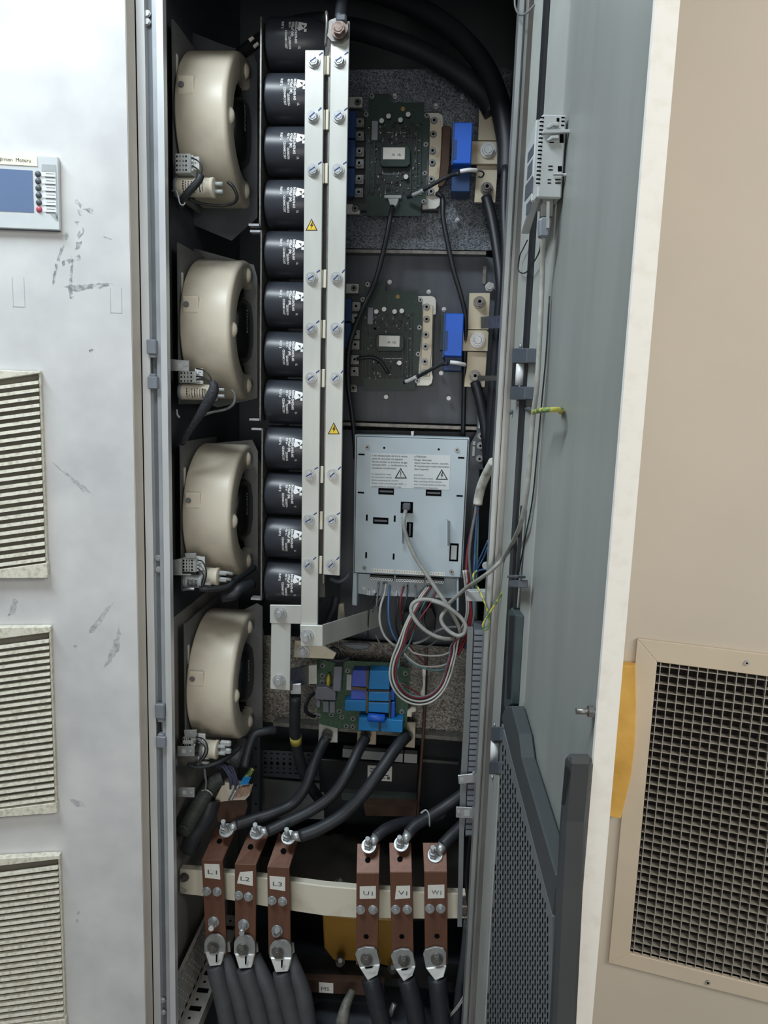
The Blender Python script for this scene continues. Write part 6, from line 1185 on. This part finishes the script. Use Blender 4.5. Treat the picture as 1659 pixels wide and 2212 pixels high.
# sloping perforated rails at the bottom left, on the cabinet floor
fl = thing('bottom_rail', at(420, 2212, .1), 'pale perforated steel rail lying along the cabinet bottom at lower left', 'rail')
PZ = M('pale_zinc_rail', (186, 184, 178), 0.45, 0.2, 0.06, 30)
def hitx(px, py, X): d = ray(px, py); return CAM + d * ((X - CAM.x) / d.x)
def hitz(px, py, Z): d = ray(px, py); return CAM + d * ((Z - CAM.z) / d.z)
pa = at(384, 2105, .04); Xs, zA = pa.x, pa.z; zB_ = hitx(412, 2158, Xs).z; XC_ = hitz(450, 2160, zB_).x
print('rail', Xs, zA, zB_, XC_)
mb = MB(); mb.box((Xs - .002, .02, zB_), (Xs, .40, zA)); mb.box((Xs - .002, .02, zA), (Xs + .006, .40, zA + .0015)); mb.build('upright_web', PZ, fl)
mb = MB(); mb.box((Xs, .02, zB_ - .002), (XC_, .40, zB_)); mb.box((XC_ - .002, .02, zB_ - .03), (XC_, .40, zB_ - .002)); mb.build('flange', PZ, fl)
mb = MB()
for i in range(14):
    y = .035 + i * .026; mb.box((Xs + .006, y, zB_), (XC_ - .008, y + .013, zB_ + .0004)) if i % 2 == 0 else mb.box((Xs + .012, y + .003, zB_), (Xs + .018, y + .009, zB_ + .0004))
mb.build('square_holes', HOLE, fl)
mb = MB(); hh = zA - zB_
for i in range(26):
    for j in range(5):
        p = Vector((Xs, .03 + i * .014, zB_ + hh * (.2 + .13 * j)))
        if (i + j) % 3: mb.cyl(p, p + Vector((.0004, 0, 0)), .0018, n=8)
mb.build('round_holes', PAPER, fl)
mb = MB()
for i in range(14): y = .03 + i * .026; mb.box((Xs, y, zB_ + hh * .88), (Xs + .0004, y + .014, zB_ + hh * .93)); mb.box((Xs, y, zB_ + hh * .06), (Xs + .0004, y + .014, zB_ + hh * .11))
mb.build('slots', HOLE, fl)
# ------------------------------------------------------------------ loom and terminal comb below the lowest blower
tc_ = thing('terminal_comb', at(500, 1735, .15), 'comb of terminal screws with blue ends on a brown bracket under the lowest blower', 'terminal block')
MB().slab([(468, 1733), (530, 1722), (535, 1740), (524, 1776), (470, 1776)], .16, .004).build('bracket', BROWN, tc_)
ZK = zoom(360, 1560, 260 / 1659)
mb = MB(); zslab(mb, ZK, [(660, 1075), (780, 830), (960, 860), (1150, 920), (1140, 1010), (1080, 1075), (900, 1080), (690, 1110)], .145, .02); mb.build('insulating_body', CREAM2, tc_, bevel=0.001)
for i in range(10):
    x, y = 860 + i * 11.0, 1065 - i * 21; p = at(*ZK(x, y), .14); MB().cyl(p, p + Vector((.008, -.004, .003)), .0024, n=10).build('screw', STEEL, tc_)
for i in range(9):
    x, y = 925 + i * 22, 1060 - (i % 3) * 6 - i * 4; zslab(MB(), ZK, [(x, y), (x + 14, y - 4), (x + 84, y - 150), (x + 70, y - 150)], .138, .006).build('copper_contact', M('pinkish_contacts', (176, 140, 120), 0.45, 0.3, 0.2, 200) if not bpy.data.materials.get('pinkish_contacts') else bpy.data.materials['pinkish_contacts'], tc_)
for i in range(5): x = 1010 + i * 22; zslab(MB(), ZK, [(x, 860), (x + 16, 866), (x + 50, 790), (x + 34, 782)], .134, .01).build('blue_end', BLUED if False else BLUEC, tc_)
for k, (x0, x1) in enumerate(((830, 930), (870, 950), (900, 975), (760, 880), (800, 900))):
    wire('comb_wire', zw(ZK, [(x1, 860 + (k % 2) * 60, .135), (x1 - 15, 760, .13), (x0, 640 - k * 12, .13), (x0 - 90, 560 + k * 22, .14)]), .0024, M('slate_wire', (70, 72, 96), 0.5) if not bpy.data.materials.get('slate_wire') else bpy.data.materials['slate_wire'], ['first', 'second', 'third', 'fourth', 'fifth'][k] + ' slate wire from the right in the fan above the terminal comb', 'wire', 'slate wires above the terminal comb')
wire('corrugated_hose', zw(ZK, [(770, 760, .13), (680, 800, .125), (590, 900, .12), (470, 1100, .11), (350, 1300, .10), (240, 1500, .10)]), .0165, M('dusty_hose', (58, 62, 60), 0.6, 0, 0.2, 200, 0.3), 'thick dusty grey hose running down left past the terminal comb', 'hose', n=18)
wire('corrugated_hose', zw(ZK, [(600, 800, .15), (480, 1000, .14), (360, 1180, .13), (240, 1350, .12), (170, 1500, .12)]), .0155, RUB, 'black hose running down left behind the dusty hose', 'hose', n=18)
wire('corrugated_hose', zw(ZK, [(620, 1060, .14), (560, 1250, .13), (470, 1420, .125), (380, 1560, .12), (300, 1750, .12)]), .02, RUB, 'thick black hose sinking behind the L1 copper bar', 'hose', n=18)
wire('cable_tie', zw(ZK, [(480, 945, .105), (540, 935, .098), (600, 965, .098), (630, 1005, .104)]), .0018, GREYL, 'pale cable tie round the dusty hose', 'cable tie', flat=.5)
wire('cable_tie', zw(ZK, [(185, 1430, .085), (240, 1440, .08), (290, 1480, .082)]), .0016, GREYD, 'dark cable tie at the lower end of the hoses', 'cable tie', flat=.5)
wire('black_cable', zw(ZK, [(1500, 110, .2), (1390, 120, .19), (1230, 160, .18), (1160, 280, .17), (1110, 450, .16), (1075, 620, .15)]), .0092, RUB, 'black cable bending down to the terminal comb beside the perforated rail', 'cable', n=14)
wire('braided_sleeve', zw(ZK, [(1060, 240, .2), (1000, 400, .18), (950, 520, .165), (860, 620, .15)]), .016, M('speckled_sleeve', (84, 84, 86), 0.6, 0, 0.0, 500, 0.3, 0.4, col2=(42, 43, 46), lo=0.45, hi=0.55), 'speckled braided sleeve between the lowest blower and the terminal comb', 'cable', n=16)
wire('earth_wire', zw(ZK, [(1180, 640, .17), (1130, 720, .16), (1080, 790, .15)]), .006, WIREY, 'pale green wire end beside the blue terminal ends', 'wire')
wire('thin_wire', zw(ZK, [(520, 600, .1), (530, 720, .1), (545, 840, .1), (530, 940, .1)]), .0025, WIREG, 'thin grey wire hanging below the lowest motor capacitor', 'wire')
